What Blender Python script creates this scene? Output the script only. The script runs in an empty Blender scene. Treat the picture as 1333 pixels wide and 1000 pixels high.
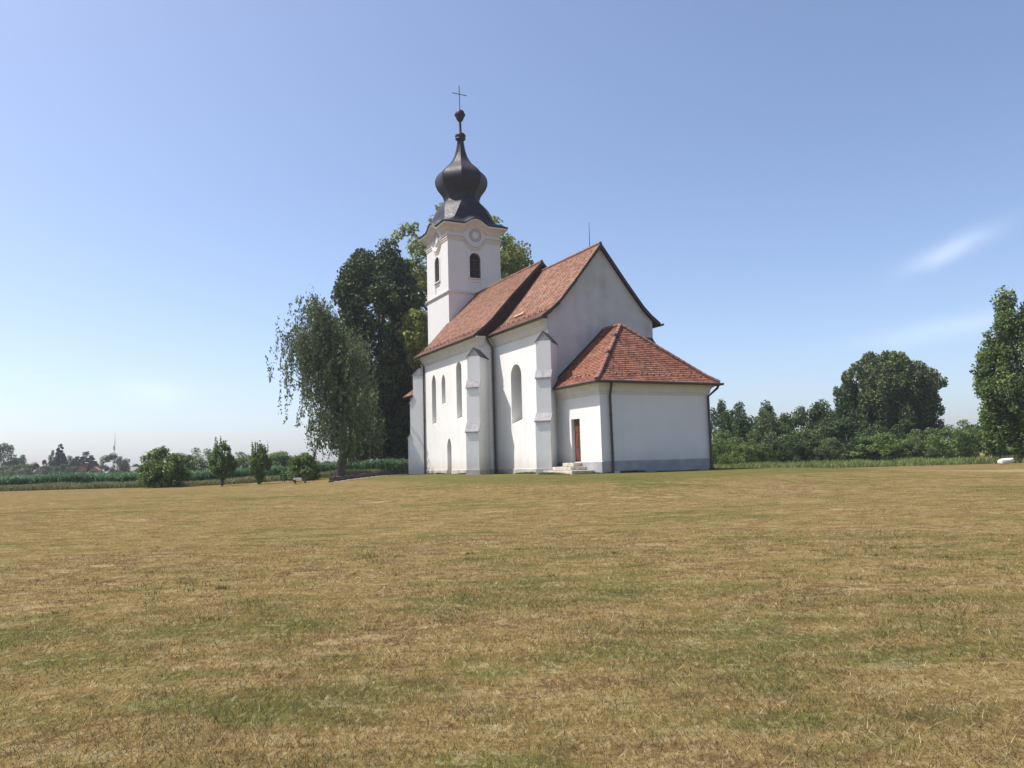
import bpy, bmesh, math, random
import numpy as np
from mathutils import Vector, Matrix
R = math.radians
sc = bpy.context.scene
col = sc.collection
rnd = random.Random(7)

# ---------------------------------------------------------------- camera
PITCH, ROLL, FPX = 0.10215, -0.0277, 1000.0
CAMZ = 1.6
cF = Vector((0, math.cos(PITCH), math.sin(PITCH)))
cR0 = Vector((1, 0, 0)); cU0 = cR0.cross(cF)
cR = cR0 * math.cos(ROLL) + cU0 * math.sin(ROLL)
cU = cU0 * math.cos(ROLL) - cR0 * math.sin(ROLL)
cd = bpy.data.cameras.new('camera'); cam = bpy.data.objects.new('camera', cd); col.objects.link(cam)
cd.sensor_width = 36; cd.lens = FPX / 1333 * 36; cd.clip_start = 0.1; cd.clip_end = 9000
m = Matrix.Identity(4)
for i in range(3):
    m[i][0] = cR[i]; m[i][1] = cU[i]; m[i][2] = -cF[i]
m[2][3] = CAMZ
cam.matrix_world = m
sc.camera = cam

# ---------------------------------------------------------------- light
SUN_EL, SUN_AZ = R(61), R(-84)          # azimuth from +Y towards +X
w = bpy.data.worlds.new('World'); sc.world = w; w.use_nodes = True
nt = w.node_tree; nt.nodes.clear()
out = nt.nodes.new('ShaderNodeOutputWorld'); bg = nt.nodes.new('ShaderNodeBackground')
sky = nt.nodes.new('ShaderNodeTexSky'); sky.sky_type = 'NISHITA'; sky.sun_disc = False
sky.sun_elevation = SUN_EL; sky.sun_rotation = SUN_AZ
sky.air_density = 0.8; sky.dust_density = 1.6; sky.ozone_density = 2.5; sky.altitude = 0
bg.inputs['Strength'].default_value = 0.15
# thin high cloud, placed on the sky by direction
tc = nt.nodes.new('ShaderNodeTexCoord')
def sky_cloud(prev, az, el, half_az, half_el, tilt, amount, seed):
    d = Vector((math.sin(R(az)) * math.cos(R(el)), math.cos(R(az)) * math.cos(R(el)), math.sin(R(el))))
    right = Vector((math.cos(R(az)), -math.sin(R(az)), 0)); up = right.cross(d) * 1.0
    ax = right * math.cos(R(tilt)) + up * math.sin(R(tilt)); ay = -right * math.sin(R(tilt)) + up * math.cos(R(tilt))
    def dot(v, k):
        n = nt.nodes.new('ShaderNodeVectorMath'); n.operation = 'DOT_PRODUCT'
        nt.links.new(tc.outputs['Generated'], n.inputs[0]); n.inputs[1].default_value = v * (1.0 / k); return n.outputs['Value']
    def mth(op, a, b=None):
        n = nt.nodes.new('ShaderNodeMath'); n.operation = op
        for i, s in enumerate((a, b)):
            if s is None: continue
            if isinstance(s, (int, float)): n.inputs[i].default_value = s
            else: nt.links.new(s, n.inputs[i])
        return n.outputs[0]
    ns = nt.nodes.new('ShaderNodeTexNoise'); ns.inputs['Scale'].default_value = 14; ns.inputs['Detail'].default_value = 6
    ns.noise_dimensions = '4D'; ns.inputs['W'].default_value = seed
    nt.links.new(tc.outputs['Generated'], ns.inputs['Vector'])
    off = mth('MULTIPLY', mth('SUBTRACT', ns.outputs['Fac'], 0.5), 1.5)
    a = dot(ax, math.sin(R(half_az))); b = mth('ADD', dot(ay, math.sin(R(half_el))), off)
    r2 = mth('ADD', mth('MULTIPLY', a, a), mth('MULTIPLY', b, b))
    g = mth('POWER', 2.718, mth('MULTIPLY', r2, -1.3))
    front = mth('GREATER_THAN', dot(d, 1.0), 0.5)
    f = mth('MULTIPLY', mth('MULTIPLY', g, front), mth('MULTIPLY', mth('ADD', ns.outputs['Fac'], 0.35), amount))
    mx = nt.nodes.new('ShaderNodeMix'); mx.data_type = 'RGBA'
    nt.links.new(f, mx.inputs['Factor']); nt.links.new(prev, mx.inputs['A']); mx.inputs['B'].default_value = (9.0, 8.9, 9.6, 1)
    return mx.outputs['Result']
tn = nt.nodes.new('ShaderNodeMix'); tn.data_type = 'RGBA'; tn.blend_type = 'MULTIPLY'; tn.inputs['Factor'].default_value = 1
nt.links.new(sky.outputs[0], tn.inputs['A']); tn.inputs['B'].default_value = (0.98, 0.935, 0.925, 1)      # camera white balance of the sky light
s_ = tn.outputs['Result']
s_ = sky_cloud(s_, 30.4, 12.9, 2.9, 0.75, 20, 0.17, 1.0)
s_ = sky_cloud(s_, 30.5, 8.0, 6.0, 0.8, 6, 0.10, 4.0)
s_ = sky_cloud(s_, -25.0, 5.6, 2.6, 0.9, -8, 0.07, 9.0)
nt.links.new(s_, bg.inputs['Color']); nt.links.new(bg.outputs[0], out.inputs[0])
sd = bpy.data.lights.new('sun', 'SUN'); sd.energy = 5.0; sd.angle = R(0.53); sd.color = (1.0, 0.955, 0.90)
sun = bpy.data.objects.new('sun', sd); col.objects.link(sun)
sdir = Vector((math.sin(SUN_AZ) * math.cos(SUN_EL), math.cos(SUN_AZ) * math.cos(SUN_EL), math.sin(SUN_EL)))
sun.rotation_euler = sdir.to_track_quat('Z', 'Y').to_euler(); sun.location = (-60, 10, 90)
sc.view_settings.view_transform = 'Standard'; sc.view_settings.look = 'None'
sc.view_settings.exposure = 0.58; sc.view_settings.gamma = 1
sc.render.engine = 'CYCLES'
sc.cycles.max_bounces = 6; sc.cycles.diffuse_bounces = 3; sc.cycles.transparent_max_bounces = 8

# ---------------------------------------------------------------- helpers
def at(px, py, Y):
    """world point seen at photo pixel (px, py) when it stands Y metres ahead"""
    r = cF + cR * ((px - 666.5) / FPX) - cU * ((py - 500) / FPX)
    t = Y / r.y
    return Vector((r.x * t, Y, CAMZ + r.z * t))

def tag(o, label=None, cat=None, group=None, kind=None):
    if label: o['label'] = label
    if cat: o['category'] = cat
    if group: o['group'] = group
    if kind: o['kind'] = kind
    return o

def empty(name, loc=(0, 0, 0), rz=0):
    o = bpy.data.objects.new(name, None); col.objects.link(o); o.location = loc; o.rotation_euler = (0, 0, rz)
    o.empty_display_size = 0.3
    return o

class MB:
    def __init__(s): s.v = []; s.f = []; s.uv = {}
    def add(s, vs, fs, uvs=None):
        b = len(s.v); s.v += [tuple(p) for p in vs]
        for i, f in enumerate(fs):
            if uvs: s.uv[len(s.f)] = uvs[i]
            s.f.append(tuple(b + k for k in f))
    def quad(s, a, b, c, d, uv=None): s.add([a, b, c, d], [(0, 1, 2, 3)], [uv] if uv else None)
    def box(s, x0, x1, y0, y1, z0, z1):
        s.add([(x0,y0,z0),(x1,y0,z0),(x1,y1,z0),(x0,y1,z0),(x0,y0,z1),(x1,y0,z1),(x1,y1,z1),(x0,y1,z1)],
              [(0,3,2,1),(4,5,6,7),(0,1,5,4),(1,2,6,5),(2,3,7,6),(3,0,4,7)])
    def prism(s, poly, d):
        """poly: 3D points (planar), extruded by vector d"""
        n = len(poly); d = Vector(d); P = [Vector(p) for p in poly]
        s.add(P + [p + d for p in P], [tuple(range(n))[::-1], tuple(range(n, 2*n))] + [(i, (i+1) % n, (i+1) % n + n, i+n) for i in range(n)])
    def tube(s, pts, rad, n=8, cap=True):
        pts = [Vector(p) for p in pts]; k = len(pts)
        if not hasattr(rad, '__len__'): rad = [rad]*k
        vs = []; prev = None
        for i, p in enumerate(pts):
            d = (pts[min(i+1, k-1)] - pts[max(i-1, 0)]).normalized()
            a = prev if prev is not None else (Vector((0,0,1)) if abs(d.z) < 0.9 else Vector((1,0,0)))
            a = (a - d*a.dot(d)).normalized(); prev = a; b = d.cross(a)
            for j in range(n):
                t = 2*math.pi*j/n; vs.append(p + (a*math.cos(t) + b*math.sin(t))*rad[i])
        fs = [(i*n+j, i*n+(j+1) % n, (i+1)*n+(j+1) % n, (i+1)*n+j) for i in range(k-1) for j in range(n)]
        if cap: fs += [tuple(range(n))[::-1], tuple(range((k-1)*n, k*n))]
        s.add(vs, fs)
    def rings(s, rings, cap=True):
        n = len(rings[0]); vs = [p for r in rings for p in r]
        fs = [(i*n+j, i*n+(j+1) % n, (i+1)*n+(j+1) % n, (i+1)*n+j) for i in range(len(rings)-1) for j in range(n)]
        if cap: fs += [tuple(range(n))[::-1], tuple(range((len(rings)-1)*n, len(rings)*n))]
        s.add(vs, fs)
    def build(s, name, mat, parent=None, smooth=None):
        me = bpy.data.meshes.new(name); me.from_pydata(s.v, [], s.f); me.validate()
        if s.uv and len(me.polygons) == len(s.f):
            uvl = me.uv_layers.new(name='UVMap')
            for pi, p in enumerate(me.polygons):
                u = s.uv.get(pi)
                if u:
                    for k, li in enumerate(p.loop_indices): uvl.data[li].uv = u[k]
        bm = bmesh.new(); bm.from_mesh(me); bmesh.ops.recalc_face_normals(bm, faces=bm.faces); bm.to_mesh(me); bm.free()
        if smooth is not None:
            for p in me.polygons: p.use_smooth = True
            me.set_sharp_from_angle(angle=R(smooth))
        me.materials.append(mat)
        o = bpy.data.objects.new(name, me); col.objects.link(o); o.parent = parent
        return o

def np_mesh(name, V, nper, mat, parent=None, smooth=False):
    """V: (n*nper,3) vertices, each run of nper is one face"""
    V = np.ascontiguousarray(V, dtype=np.float32).reshape(-1, 3); nv = len(V); nf = nv // nper
    me = bpy.data.meshes.new(name)
    me.vertices.add(nv); me.vertices.foreach_set('co', V.ravel())
    me.loops.add(nv); me.loops.foreach_set('vertex_index', np.arange(nv, dtype=np.int32))
    me.polygons.add(nf); me.polygons.foreach_set('loop_start', np.arange(0, nv, nper, dtype=np.int32))
    me.polygons.foreach_set('loop_total', np.full(nf, nper, dtype=np.int32))
    me.update(calc_edges=True); me.materials.append(mat)
    o = bpy.data.objects.new(name, me); col.objects.link(o); o.parent = parent
    return o

# ---------------------------------------------------------------- materials
class NT:
    def __init__(s, name, rough=0.8, spec=0.3, metal=0.0):
        s.m = bpy.data.materials.new(name); s.m.use_nodes = True; s.t = s.m.node_tree
        s.b = s.t.nodes['Principled BSDF']
        s.b.inputs['Roughness'].default_value = rough; s.b.inputs['Specular IOR Level'].default_value = spec
        s.b.inputs['Metallic'].default_value = metal
        s.tc = s.t.nodes.new('ShaderNodeTexCoord')
    def n(s, t, **k):
        n = s.t.nodes.new(t)
        for a, b in k.items(): setattr(n, a, b)
        return n
    def l(s, a, b): s.t.links.new(a, b)
    def setv(s, sock, v):
        if v is None: return
        if isinstance(v, bpy.types.NodeSocket): s.l(v, sock)
        elif isinstance(v, (tuple, list)) and len(v) == 3 and sock.type == 'RGBA': sock.default_value = (*v, 1)
        else: sock.default_value = v
    def map(s, scale=(1,1,1), src='Object', rot=(0,0,0)):
        n = s.n('ShaderNodeMapping'); s.l(s.tc.outputs[src], n.inputs['Vector']); n.inputs['Scale'].default_value = scale; n.inputs['Rotation'].default_value = rot
        return n.outputs[0]
    def noise(s, scale, detail=4, vec=None, rough=0.55, dist=0.0):
        n = s.n('ShaderNodeTexNoise'); n.inputs['Scale'].default_value = scale; n.inputs['Detail'].default_value = detail
        n.inputs['Roughness'].default_value = rough; n.inputs['Distortion'].default_value = dist
        s.l(vec if vec is not None else s.tc.outputs['Object'], n.inputs['Vector']); return n.outputs['Fac']
    def math(s, op, a, b=None, c=None, clamp=False):
        n = s.n('ShaderNodeMath', operation=op); n.use_clamp = clamp
        s.setv(n.inputs[0], a); s.setv(n.inputs[1], b); s.setv(n.inputs[2], c); return n.outputs[0]
    def smooth(s, v, lo, hi):
        n = s.n('ShaderNodeMapRange', interpolation_type='SMOOTHSTEP'); s.l(v, n.inputs[0]); n.inputs[1].default_value = lo; n.inputs[2].default_value = hi
        return n.outputs[0]
    def ramp(s, fac, stops):
        n = s.n('ShaderNodeValToRGB'); e = n.color_ramp.elements
        while len(e) < len(stops): e.new(0.5)
        for i, (p, c) in enumerate(stops): e[i].position = p; e[i].color = (*c, 1)
        s.setv(n.inputs[0], fac); return n.outputs[0]
    def mix(s, f, a, b, mode='MIX'):
        n = s.n('ShaderNodeMix', data_type='RGBA', blend_type=mode); s.setv(n.inputs['Factor'], f); s.setv(n.inputs['A'], a); s.setv(n.inputs['B'], b)
        return n.outputs['Result']
    def bump(s, h, strength=0.3, dist=0.02):
        n = s.n('ShaderNodeBump'); n.inputs['Strength'].default_value = strength; n.inputs['Distance'].default_value = dist
        s.l(h, n.inputs['Height']); s.l(n.outputs[0], s.b.inputs['Normal'])
    def color(s, c): s.setv(s.b.inputs['Base Color'], c); return s.m

def simple(name, c, rough=0.7, spec=0.3, metal=0.0, var=0.15, scale=6, bump=0.0):
    t = NT(name, rough, spec, metal)
    n = t.noise(scale, 5)
    c2 = tuple(x*(1-var) for x in c); c3 = tuple(min(1, x*(1+var)) for x in c)
    t.color(t.ramp(n, [(0.3, c2), (0.7, c3)]))
    if bump: t.bump(t.noise(scale*6, 4), bump)
    return t.m

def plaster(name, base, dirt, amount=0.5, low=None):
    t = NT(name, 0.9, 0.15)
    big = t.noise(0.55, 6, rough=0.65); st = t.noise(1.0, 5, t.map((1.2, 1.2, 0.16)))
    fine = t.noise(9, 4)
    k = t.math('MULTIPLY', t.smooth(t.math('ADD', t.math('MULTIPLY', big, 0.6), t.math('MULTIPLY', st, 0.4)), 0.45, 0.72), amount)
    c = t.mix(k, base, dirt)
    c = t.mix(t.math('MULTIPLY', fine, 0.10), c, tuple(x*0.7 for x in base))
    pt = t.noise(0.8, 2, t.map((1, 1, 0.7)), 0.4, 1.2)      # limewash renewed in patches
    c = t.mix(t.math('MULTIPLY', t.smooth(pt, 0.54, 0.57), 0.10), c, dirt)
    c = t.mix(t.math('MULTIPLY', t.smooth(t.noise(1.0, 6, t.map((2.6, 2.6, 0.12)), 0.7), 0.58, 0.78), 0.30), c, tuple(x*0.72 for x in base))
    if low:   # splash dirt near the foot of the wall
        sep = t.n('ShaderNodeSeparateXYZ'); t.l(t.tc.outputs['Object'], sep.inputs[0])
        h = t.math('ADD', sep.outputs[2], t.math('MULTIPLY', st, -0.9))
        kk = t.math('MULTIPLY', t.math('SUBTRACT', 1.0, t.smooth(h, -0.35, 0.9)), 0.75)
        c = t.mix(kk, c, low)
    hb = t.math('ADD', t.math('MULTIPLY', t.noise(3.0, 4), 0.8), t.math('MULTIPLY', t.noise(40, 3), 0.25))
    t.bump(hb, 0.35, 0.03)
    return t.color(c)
M = {}
M['plaster'] = plaster('plaster', (0.72, 0.71, 0.68), (0.56, 0.56, 0.54), 0.5, (0.55, 0.50, 0.42))
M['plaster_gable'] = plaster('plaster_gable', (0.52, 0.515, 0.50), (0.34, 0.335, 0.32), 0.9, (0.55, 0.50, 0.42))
M['plaster_tower'] = plaster('plaster_tower', (0.64, 0.62, 0.60), (0.53, 0.51, 0.49), 0.4)
M['plaster_buttress'] = plaster('plaster_buttress', (0.74, 0.74, 0.72), (0.60, 0.60, 0.585), 0.6, (0.5, 0.47, 0.42))
M['plinth'] = simple('plinth', (0.42, 0.395, 0.36), 0.9, 0.1, var=0.18, scale=1.6, bump=0.4)
M['plinth_grey'] = simple('plinth_grey', (0.33, 0.33, 0.335), 0.9, 0.1, var=0.15, scale=1.6, bump=0.4)
M['stone'] = simple('stone', (0.47, 0.42, 0.35), 0.9, 0.15, var=0.3, scale=3, bump=0.5)
M['coping'] = simple('coping', (0.30, 0.29, 0.29), 0.85, 0.2, var=0.25, scale=4, bump=0.4)
M['coping_dark'] = simple('coping_dark', (0.06, 0.055, 0.055), 0.7, 0.3, var=0.25, scale=4)
M['gutter'] = simple('gutter', (0.060, 0.040, 0.034), 0.45, 0.5, var=0.15, scale=3)
M['verge'] = simple('verge', (0.055, 0.038, 0.034), 0.6, 0.35, var=0.25, scale=5)
M['clad'] = None
M['trim'] = simple('trim', (0.60, 0.58, 0.53), 0.85, 0.2, var=0.06, scale=2, bump=0.15)
M['trim_tower'] = simple('trim_tower', (0.60, 0.55, 0.50), 0.85, 0.2, var=0.08, scale=1.5, bump=0.15)
M['iron'] = simple('iron', (0.03, 0.03, 0.035), 0.5, 0.5, metal=0.3)
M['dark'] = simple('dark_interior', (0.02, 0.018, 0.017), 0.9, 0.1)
M['louver'] = simple('louver_wood', (0.085, 0.06, 0.05), 0.7, 0.3, var=0.3, scale=5)
M['glass'] = simple('window_glass', (0.06, 0.07, 0.08), 0.08, 0.6)
M['door'] = None
def mk_metal():
    t = NT('dome_metal', 0.55, 0.25, 0.0)
    n = t.noise(0.8, 6, t.map((1, 1, 0.5))); n2 = t.noise(5, 4, t.map((2.2, 2.2, 0.35)))
    c = t.ramp(t.math('ADD', t.math('MULTIPLY', n, 0.6), t.math('MULTIPLY', n2, 0.4)), [(0.35, (0.014, 0.012, 0.017)), (0.55, (0.028, 0.024, 0.029)), (0.72, (0.062, 0.050, 0.049))])
    r = t.ramp(n2, [(0.3, (0.42,)*3), (0.7, (0.66,)*3)]); t.l(r, t.b.inputs['Roughness'])
    t.bump(n2, 0.15, 0.02); return t.color(c)
M['metal'] = mk_metal()
def mk_tiles(name, cols, moss):
    t = NT(name, 0.85, 0.2)
    uv = t.tc.outputs['UV']
    br = t.n('ShaderNodeTexBrick'); t.l(uv, br.inputs['Vector']); br.offset = 0.5; br.inputs['Scale'].default_value = 1.0
    br.inputs['Brick Width'].default_value = 0.19; br.inputs['Row Height'].default_value = 1.0; br.inputs['Mortar Size'].default_value = 0.014
    br.inputs['Color1'].default_value = (0, 0, 0, 1); br.inputs['Color2'].default_value = (1, 1, 1, 1); br.inputs['Mortar'].default_value = (0.5, 0.5, 0.5, 1)
    # per-tile random
    sep = t.n('ShaderNodeSeparateXYZ'); t.l(uv, sep.inputs[0])
    row = t.math('FLOOR', sep.outputs[1]); half = t.math('MULTIPLY', t.math('MODULO', row, 2.0), 0.5)
    colm = t.math('FLOOR', t.math('ADD', t.math('DIVIDE', sep.outputs[0], 0.19), half))
    cmb = t.n('ShaderNodeCombineXYZ'); t.l(colm, cmb.inputs[0]); t.l(row, cmb.inputs[1])
    wn = t.n('ShaderNodeTexWhiteNoise', noise_dimensions='2D'); t.l(cmb.outputs[0], wn.inputs['Vector'])
    patch = t.noise(0.9, 5)
    f = t.math('ADD', t.math('MULTIPLY', wn.outputs['Value'], 0.62), t.math('MULTIPLY', patch, 0.38))
    c = t.ramp(f, cols)
    c = t.mix(t.math('MULTIPLY', t.smooth(t.noise(2.2, 6, rough=0.7), 0.56, 0.75), 0.55), c, moss)
    c = t.mix(t.math('MULTIPLY', br.outputs['Fac'], 0.65), c, (0.06, 0.035, 0.03))
    t.bump(t.math('ADD', t.math('MULTIPLY', wn.outputs['Value'], 0.5), t.math('MULTIPLY', br.outputs['Fac'], -0.8)), 0.5, 0.02)
    return t.color(c)
M['tiles'] = mk_tiles('old_roof_tiles', [(0.2, (0.185, 0.092, 0.060)), (0.5, (0.285, 0.148, 0.100)), (0.8, (0.37, 0.22, 0.155))], (0.25, 0.17, 0.13))
M['tiles_red'] = mk_tiles('red_roof_tiles', [(0.2, (0.15, 0.060, 0.040)), (0.5, (0.235, 0.096, 0.060)), (0.8, (0.31, 0.142, 0.09))], (0.17, 0.10, 0.075))
M['ridge'] = simple('ridge_tiles', (0.23, 0.12, 0.09), 0.85, 0.2, var=0.4, scale=3.5, bump=0.3)
def mk_wood(name, c, axis, rough=0.6):
    t = NT(name, rough, 0.3)
    sc_ = [12, 12, 12]; sc_[axis] = 0.8
    n = t.noise(1.5, 5, t.map(tuple(sc_)))
    t.bump(n, 0.3, 0.01)
    return t.color(t.ramp(n, [(0.3, tuple(x*0.6 for x in c)), (0.7, tuple(x*1.25 for x in c))]))
M['door'] = mk_wood('door_wood', (0.155, 0.062, 0.036), 2, 0.5)
M['clad'] = mk_wood('gable_boards', (0.045, 0.028, 0.026), 2, 0.75)
M['bark'] = mk_wood('bark', (0.10, 0.08, 0.065), 2, 0.95)
M['bark_pale'] = mk_wood('bark_pale', (0.20, 0.18, 0.16), 2, 0.95)

def foliage(name, cols, trans=0.25, gap=0.0):
    t = NT(name, 0.6, 0.25)
    g = t.n('ShaderNodeNewGeometry')
    big = t.noise(0.55, 3)
    f = t.math('ADD', t.math('MULTIPLY', g.outputs['Random Per Island'], 0.6), t.math('MULTIPLY', big, 0.4))
    c = t.ramp(f, cols)
    t.color(c)
    tr = t.n('ShaderNodeBsdfTranslucent'); t.l(c, tr.inputs['Color'])
    mx = t.n('ShaderNodeMixShader'); mx.inputs[0].default_value = trans
    o = t.t.nodes['Material Output']
    t.l(t.b.outputs[0], mx.inputs[1]); t.l(tr.outputs[0], mx.inputs[2]); t.l(mx.outputs[0], o.inputs['Surface'])
    return t.m
F = {
 'linden': foliage('linden_leaves', [(0.2, (0.028, 0.048, 0.014)), (0.6, (0.061, 0.094, 0.028)), (0.9, (0.130, 0.160, 0.048))], 0.2),
 'ash': foliage('ash_leaves', [(0.2, (0.113, 0.149, 0.033)), (0.55, (0.209, 0.247, 0.053)), (0.9, (0.359, 0.359, 0.090))], 0.35),
 'birch': foliage('birch_leaves', [(0.2, (0.062, 0.090, 0.037)), (0.6, (0.122, 0.160, 0.065)), (0.9, (0.229, 0.245, 0.122))], 0.3),
 'bush': foliage('bush_leaves', [(0.2, (0.074, 0.121, 0.031)), (0.6, (0.140, 0.211, 0.055)), (0.9, (0.234, 0.302, 0.087))], 0.25),
 'wood': foliage('thicket_leaves', [(0.2, (0.035, 0.060, 0.020)), (0.6, (0.063, 0.101, 0.030)), (0.9, (0.115, 0.153, 0.049))], 0.25),
 'pale': foliage('pale_leaves', [(0.2, (0.073, 0.104, 0.039)), (0.6, (0.130, 0.169, 0.066)), (0.9, (0.203, 0.242, 0.101))], 0.25),
 'olive': foliage('olive_leaves', [(0.2, (0.054, 0.077, 0.025)), (0.6, (0.105, 0.136, 0.044)), (0.9, (0.179, 0.208, 0.076))], 0.2),
 'poplar': foliage('poplar_leaves', [(0.2, (0.062, 0.097, 0.024)), (0.6, (0.123, 0.179, 0.047)), (0.9, (0.234, 0.282, 0.089))], 0.3),
 'spruce': foliage('spruce_needles', [(0.2, (0.032, 0.044, 0.031)), (0.6, (0.052, 0.068, 0.044)), (0.9, (0.088, 0.094, 0.065))], 0.1),
 'purple': foliage('purple_leaves', [(0.2, (0.058, 0.033, 0.039)), (0.6, (0.098, 0.058, 0.062)), (0.9, (0.143, 0.098, 0.091))], 0.2),
}

# ---------------------------------------------------------------- terrain
S0 = Vector((4.559, 40.0, 0.915)); CH_ROT = 0.4753
ud = np.array([math.sin(-CH_ROT), math.cos(-CH_ROT)]); vd = np.array([math.cos(CH_ROT), math.sin(CH_ROT)])
def sst(x, a, b):
    t = np.clip((x - a) / (b - a), 0, 1); return t*t*(3 - 2*t)
def ch_dist(x, y):
    dx = x - S0.x; dy = y - S0.y
    v = dx*vd[0] + dy*vd[1]; u = dx*ud[0] + dy*ud[1]
    ex = np.maximum(np.maximum(-2.2 - v, v - 8.5), 0); ey = np.maximum(np.maximum(-0.5 - u, u - 33), 0)
    return np.hypot(ex, ey)
def ground_z(x, y):
    x = np.asarray(x, float); y = np.asarray(y, float)
    b = 0.45*sst(y, 6, 50)
    wv = 1 - sst(ch_dist(x, y), 1.5, 15)
    und = 0.02*np.sin(x*0.55 + 1.3*np.sin(y*0.31)) * np.sin(y*0.47 + 0.6) + 0.012*np.sin(x*1.7 + y*0.9)
    und *= np.clip(1 - (np.hypot(x, y) - 40)/30, 0, 1) * (1 - wv)
    return b*(1 - wv) + 0.915*wv + und
def gz(x, y): return float(ground_z(x, y))

def lawn_colour(t, blades):
    """dry mown grass: straw, brown and green in patches; greener round the church"""
    o = t.tc.outputs['Object']
    warp = t.map((1, 1.0, 1)); 
    big = t.noise(0.16, 4, t.map((1.0, 1.7, 1), rot=(0, 0, 0.15)), 0.55, 0.6)
    mid = t.noise(0.9, 5, t.map((1, 1.5, 1)), 0.6, 0.4)
    fine = t.noise(7, 5, None, 0.7)
    sep = t.n('ShaderNodeSeparateXYZ'); t.l(o, sep.inputs[0])
    X, Y = sep.outputs[0], sep.outputs[1]
    dx = t.math('SUBTRACT', X, S0.x); dy = t.math('SUBTRACT', Y, S0.y)
    v = t.math('ADD', t.math('MULTIPLY', dx, float(vd[0])), t.math('MULTIPLY', dy, float(vd[1])))
    u = t.math('ADD', t.math('MULTIPLY', dx, float(ud[0])), t.math('MULTIPLY', dy, float(ud[1])))
    ex = t.math('MAXIMUM', t.math('MAXIMUM', t.math('SUBTRACT', -2.0, v), t.math('SUBTRACT', v, 9.0)), 0.0)
    ey = t.math('MAXIMUM', t.math('MAXIMUM', t.math('SUBTRACT', -0.5, u), t.math('SUBTRACT', u, 33.0)), 0.0)
    d = t.math('SQRT', t.math('ADD', t.math('MULTIPLY', ex, ex), t.math('MULTIPLY', ey, ey)))
    dn = t.math('ADD', d, t.math('MULTIPLY', t.math('SUBTRACT', mid, 0.5), 2.2))
    near = t.math('SUBTRACT', 1.0, t.smooth(dn, 6.2, 7.6))
    # the mown ground left of and behind the church stays green a little farther
    lush = t.math('MULTIPLY', t.math('SUBTRACT', 1.0, t.smooth(Y, 6.0, 17.0)), 0.022)     # the grass is greener towards the front
    mid2 = t.noise(0.42, 3, t.map((1.0, 2.4, 1), rot=(0, 0, -0.1)), 0.6, 0.3)
    big = t.math('SUBTRACT', t.math('ADD', t.math('MULTIPLY', big, 0.6), t.math('MULTIPLY', mid2, 0.4)), lush)
    mid = t.math('SUBTRACT', mid, lush)
    return big, mid, fine, near, X, Y

def mk_ground():
    t = NT('dry_lawn', 1.0, 0.0)
    big, mid, fine, near, X, Y = lawn_colour(t, False)
    streak = t.noise(1.0, 4, t.map((0.16, 0.85, 1), rot=(0, 0, 0.06)), 0.6, 0.5)
    f = t.math('ADD', t.math('MULTIPLY', big, 0.38), t.math('ADD', t.math('MULTIPLY', mid, 0.27), t.math('ADD', t.math('MULTIPLY', fine, 0.15), t.math('MULTIPLY', streak, 0.20))))
    f = t.math('ADD', t.math('MULTIPLY', t.math('SUBTRACT', f, 0.5), 4.2), 0.5)
    c = t.ramp(f, GR_STOPS)
    mot = t.noise(2.6, 5, t.map((0.7, 1.2, 1), rot=(0, 0, 0.3)), 0.72)
    c = t.mix(t.math('MULTIPLY', t.smooth(mot, 0.52, 0.64), 0.62), c, (0.070, 0.050, 0.024))
    c = t.mix(t.math('MULTIPLY', t.math('SUBTRACT', 1.0, t.smooth(mot, 0.36, 0.46)), 0.50), c, (0.26, 0.215, 0.115))
    # darker thatch flecks and pale straw flecks
    str_ = t.noise(22, 4, t.map((1, 0.35, 1), rot=(0, 0, 0.5)), 0.7)
    str2 = t.noise(16, 4, t.map((0.35, 1, 1), rot=(0, 0, 0.2)), 0.7)
    c = t.mix(t.math('MULTIPLY', t.smooth(str_, 0.50, 0.72), 0.55), c, (0.34, 0.27, 0.15))
    c = t.mix(t.math('MULTIPLY', t.smooth(str2, 0.52, 0.72), 0.65), c, (0.060, 0.043, 0.024))
    gcol = t.ramp(t.math('ADD', t.math('MULTIPLY', mid, 0.6), t.math('MULTIPLY', fine, 0.4)), [(0.35, (0.070, 0.072, 0.024)), (0.65, (0.125, 0.115, 0.042))])
    c = t.mix(t.math('MULTIPLY', near, 0.88), c, gcol)
    # pale straw streak of a mown track on the right
    ln = t.math('ADD', Y, t.math('ADD', t.math('MULTIPLY', X, 0.22), t.math('MULTIPLY', mid, 2.0)))
    tk = t.math('MULTIPLY', t.smooth(ln, 46.5, 48.0), t.math('SUBTRACT', 1.0, t.smooth(ln, 50.5, 52.5)))
    tk = t.math('MULTIPLY', tk, t.smooth(X, 17.0, 27.0))
    c = t.mix(t.math('MULTIPLY', tk, 0.6), c, (0.26, 0.21, 0.12))
    # ground beyond the mown edge: rough green
    far = t.smooth(t.math('ADD', Y, t.math('MULTIPLY', mid, 3.0)), 63, 66)
    c = t.mix(far, c, t.mix(mid, (0.10, 0.12, 0.04), (0.20, 0.17, 0.07)))
    t.bump(t.math('ADD', fine, t.math('MULTIPLY', str_, 0.7)), 0.9, 0.04)
    return t.color(c)
GR_STOPS = [(0.14, (0.076, 0.076, 0.023)), (0.32, (0.116, 0.098, 0.034)), (0.46, (0.146, 0.103, 0.040)), (0.58, (0.190, 0.138, 0.058)), (0.68, (0.104, 0.063, 0.029)), (0.84, (0.240, 0.186, 0.090))]
M['ground'] = mk_ground()
def axis_pts(lo, hi, fine_lo, fine_hi, step):
    a = list(np.arange(fine_lo, fine_hi + 1e-6, step)); s = step; x = fine_hi
    while x < hi: s *= 1.25; x += s; a.append(min(x, hi))
    s = step; x = fine_lo
    while x > lo: s *= 1.25; x -= s; a.insert(0, max(x, lo))
    return np.array(a)
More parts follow.
